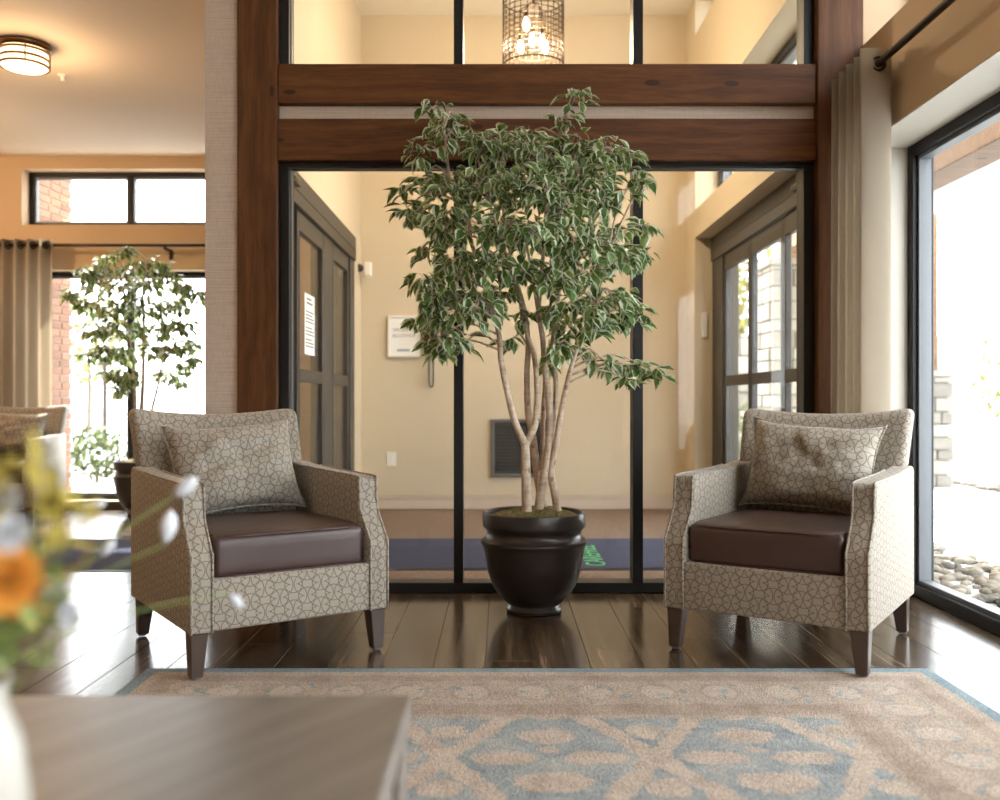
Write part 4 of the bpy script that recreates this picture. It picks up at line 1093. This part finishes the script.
# security camera on the corner
sc_ = thing('security_camera', 'small white box camera with black dome at the vestibule corner', 'camera', (-1.139, 7.50, at(0, 268, 7.5).z))
MB().box(.0, .05, -.03, .05, -.06, .05, .006, 2).build('housing', 'plastic_white', sc_)
MB().lathe([(.034, 0), (.034, .012), (.026, .028), (.012, .036), (0, .038)], seg=20).build('dome', 'plastic_black', sc_, smooth=True).rotation_euler = (R(90), 0, R(60))
sc_.children[-1].location = (.052, -.005, -.005)
# notice sheet on the left sliding door glass
Yn = 5.50
nt = thing('paper_notice', 'white printed notice taped to the left sliding door glass', 'notice', (-1.1425, 5.58, 1.335))
B('sheet', 'paper', nt, .0, .001, -.145, .145, -.165, .195, 0)
for i, zz in enumerate([.165, .14, .09, .07, .05, .03, -.005, -.025, -.045, -.075, -.095, -.115]):
    ww = .085 if i < 2 else .115
    B('printed_line', 'ink_dark', nt, .0011, .0016, -ww, ww if i % 3 else ww * .6, zz - .004, zz + (.007 if i < 2 else .003), 0)
# white plate on the right door jamb
jp = MB().box(0, .045, -.012, 0, -.10, .10, .003, 1).build('door_plate', 'plastic_white', loc=(XV + .052, 7.2995, at(0, 325, 7.3).z)); tag(jp, 'narrow white switch plate on the right vestibule door jamb', 'plate')

# ================================================================== OUTSIDE
o = MB().box(-60, 60, -30, 120, -.40, -.14).build('ground', 'concrete'); o['kind'] = 'structure'
o = MB().box(2.001, 60, -20, 60, -.139, -.03).build('ground_walk_right', 'concrete'); o['kind'] = 'structure'
o = MB().box(-40, 2.0, BY + .27, 60, -.139, -.03).build('ground_walk_left', 'concrete'); o['kind'] = 'structure'
# river rocks: strip beside the right window and strip across the walk
def rocks(name, x0, x1, y0, y1, n, label, s0, s1, seed):
    rr = random.Random(seed); bm = bmesh.new()
    for k in range(n):
        s = rr.uniform(s0, s1); m = Matrix.Translation((rr.uniform(x0, x1), rr.uniform(y0, y1), -.03 + s * .25)) @ Matrix.Rotation(rr.uniform(0, 6.3), 4, 'Z') @ Matrix.Diagonal((s, s * rr.uniform(.6, .9), s * rr.uniform(.4, .6), 1))
        bmesh.ops.create_icosphere(bm, subdivisions=1, radius=1, matrix=m)
    me = bpy.data.meshes.new(name); bm.to_mesh(me); bm.free(); me.materials.append(MAT['river_rock'])
    for p in me.polygons: p.use_smooth = True
    ob = link(name, me, kind='stuff'); tag(ob, label, 'stones')
rocks('river_rocks', 2.05, 2.75, 3.6, 8.0, 700, 'bed of pale river rocks directly outside the right window', .025, .055, 1)
rocks('river_rocks', 5.0, 10.5, 9.0, 10.3, 900, 'far strip of river rocks beyond the outside walkway', .04, .085, 2)
# stone columns (individual ledge stones round a core)
def stone_column(label, x0, x1, y0, y1, z1, ch, post=None):
    t = thing('stone_column', label, 'column', ((x0+x1)/2, (y0+y1)/2, -.03), group='stone columns outside')
    w, d = (x1-x0)/2, (y1-y0)/2; rr = random.Random(int(x0*100)); hh = z1 + .03
    MB().box(-w + .04, w - .04, -d + .04, d - .04, 0, hh).build('core', 'mortar', t)
    z = 0
    while z < hh - .05:
        h = rr.uniform(.75, 1.25) * ch; h = min(h, hh - z)
        for face in range(2):
            L = 2 * w if face == 0 else 2 * d; s = 0
            while s < L - .02:
                l = min(L - s, rr.uniform(.16, .42)); l = L - s if L - s - l < .08 else l; pr = rr.uniform(0, .02)
                if face == 0: MB().box(-w + s + .006, -w + s + l - .006, -d - pr, -d + .06, z + .006, z + h - .006, .01, 1).build('stone', 'ledge_stone', t)
                else: MB().box(-w - pr, -w + .06, -d + s + .066 if s == 0 else -d + s + .006, -d + s + l - .006, z + .006, z + h - .006, .01, 1).build('stone', 'ledge_stone', t)
                s += l
        z += h
    MB().box(-w - .04, w + .04, -d - .04, d + .04, hh, hh + .06, .008, 1).build('cap_stone', 'ledge_stone', t)
    if post: MB().box(-.13, .13, -.13, .13, hh + .061, post, .006, 1).build('timber_post', 'cedar_beam', t)
stone_column('tall stone column with timber post seen through the right vestibule door', 2.72, 3.35, 9.3, 9.9, 2.25, .16, 3.9)
stone_column('stone column at the left edge of the right window view', 4.35, 4.83, 9.9, 10.4, 1.15, .14, 3.9)
wl = thing('stone_wall', 'low stone garden wall beyond the right vestibule door', 'wall', (3.55, 13.5, -.03))
MB().box(-1.2, 3.2, -.16, .16, 0, 1.85).build('core', 'mortar', wl)
rr = random.Random(3); z = 0
while z < 1.84:
    h = min(.26, 1.85 - z); s = -1.2
    while s < 1.6:
        l = rr.uniform(.28, .6); MB().box(s + .008, s + l - .008, -.20 - rr.uniform(0, .025), -.15, z + .008, z + h - .008, .012, 1).build('stone', 'ledge_stone', wl); s += l
    z += h
# canopy over the right entrance: cedar beam and white boarded soffit
cn = thing('entrance_canopy', 'timber and white board entrance canopy outside the right window', 'canopy', (0, 0, 0))
MB().box(2.75, 3.0, 2.2, 9.2, 2.34, 2.60, .006, 1).build('cedar_beam', 'cedar_beam', cn)
for k in range(26):
    x = 3.02 + k * .16; z = 2.50 + k * .03
    MB().prism([(x, z), (x + .150, z + .028), (x + .150, z + .040), (x, z + .012)], 2.2, 9.2, 'y').build('soffit_board', 'siding_white', cn)
# brick pier left outside
bp = thing('brick_pier', 'red brick pier outside the far left windows', 'pier', (-4.30, 8.28, -.03))
MB().box(-.33, .325, -.32, .33, 0, 3.3).build('core', 'mortar', bp)
bk = MB().box(-.006, .010, -.097, .097, -.029, .029, .003, 1); bme = bpy.data.meshes.new('brick'); bk.bm.to_mesh(bme); bk.bm.free(); bme.materials.append(MAT['brick_clay'])
bk = MB().box(-.097, .097, -.010, .006, -.029, .029, .003, 1); bme2 = bpy.data.meshes.new('brick'); bk.bm.to_mesh(bme2); bk.bm.free(); bme2.materials.append(MAT['brick_clay'])
for r_ in range(48):
    z = .035 + r_ * .068
    for q in range(3): link('brick', bme, bp, (.325, -.21 + q * .205 + (.04 if r_ % 2 else 0), z))
    for q in range(3): link('brick', bme2, bp, (-.2 + q * .205 + (.03 if r_ % 2 else 0), -.32, z))
# white gable of a neighbouring wing seen in the upper left window
gb = thing('white_gable', 'white boarded gable roof end outside the upper left window', 'gable', (-2.9, 11.5, 2.8))
for k in range(9):
    z = k * .16; ww = 1.9 - k * .2
    MB().box(-.6 + k * .18, 2.6, 0, .03, z, z + .15, .003, 1).build('board', 'siding_white', gb)
MB().box(2.3, 2.6, .04, .3, -2.8, 1.4).build('post', 'siding_white', gb)
# hedge, lamp post, trees
def bushy(name, label, cat, c, rx, ry, rz, n, mat, seed, trunk=None, leaf=.07, grp=None):
    t = thing(name, label, cat, (c[0], c[1], -.03), group=grp); rr = random.Random(seed); mb = MB()
    for k in range(n):
        while True:
            o = Vector((rr.uniform(-1, 1), rr.uniform(-1, 1), rr.uniform(-1, 1)))
            if .35 < o.length < 1: break
        p = Vector((o.x * rx, o.y * ry, c[2] + .03 + o.z * rz)); petal(mb, p, Vector((rr.uniform(-1, 1), rr.uniform(-1, 1), rr.uniform(-.6, .8))), Vector((.1, .2, 1)), leaf * rr.uniform(.7, 1.3), leaf * .3)
    mb.build('foliage', mat, t, kind='stuff')
    if trunk:
        MB().tube([(0, 0, 0), (.03, 0, c[2] * .5), (0, 0, c[2])], [trunk, trunk * .8, trunk * .5], 8).build('trunk', 'tree_bark_far', t)
bushy('hedge_shrub', 'clipped green shrub outside the far left window', 'shrub', (-4.60, 10.6, .28), .34, .3, .30, 700, 'foliage_far', 4, .02)
bushy('distant_tree', 'pale tree far outside the left window', 'tree', (-11.5, 26, 2.4), 1.5, 1.5, 1.3, 900, 'foliage_yellow', 5, .09, .2)
bushy('distant_tree', 'yellowing tree outside beyond the right vestibule door', 'tree', (4.6, 18, 2.9), 1.3, 1.2, .9, 1100, 'foliage_yellow', 6, .09, .16)
bushy('distant_tree', 'pale bushes far outside the right window', 'tree', (17.5, 32, 1.6), 2.8, 1.2, 1.5, 1200, 'foliage_yellow', 8, .12, .22)
bushy('hedge_shrub', 'leafy shrub before the low stone wall outside the right door', 'shrub', (3.15, 12.3, .35), .3, .4, .6, 500, 'foliage_far', 9, .02)
pl_ = thing('lamp_post', 'thin dark lamp post far outside the left window', 'lamp post', (-7.65, 18.0, -.03))
MB().lathe([(.12, 0), (.12, .12), (.05, .16), (.045, 1.6)], seg=16).build('pole', 'dark_bronze', pl_)
MB().box(-.10, .10, -.10, .10, 1.6, 1.75, .01, 1).build('lantern', 'dark_bronze', pl_)
print('objects', len(bpy.data.objects))
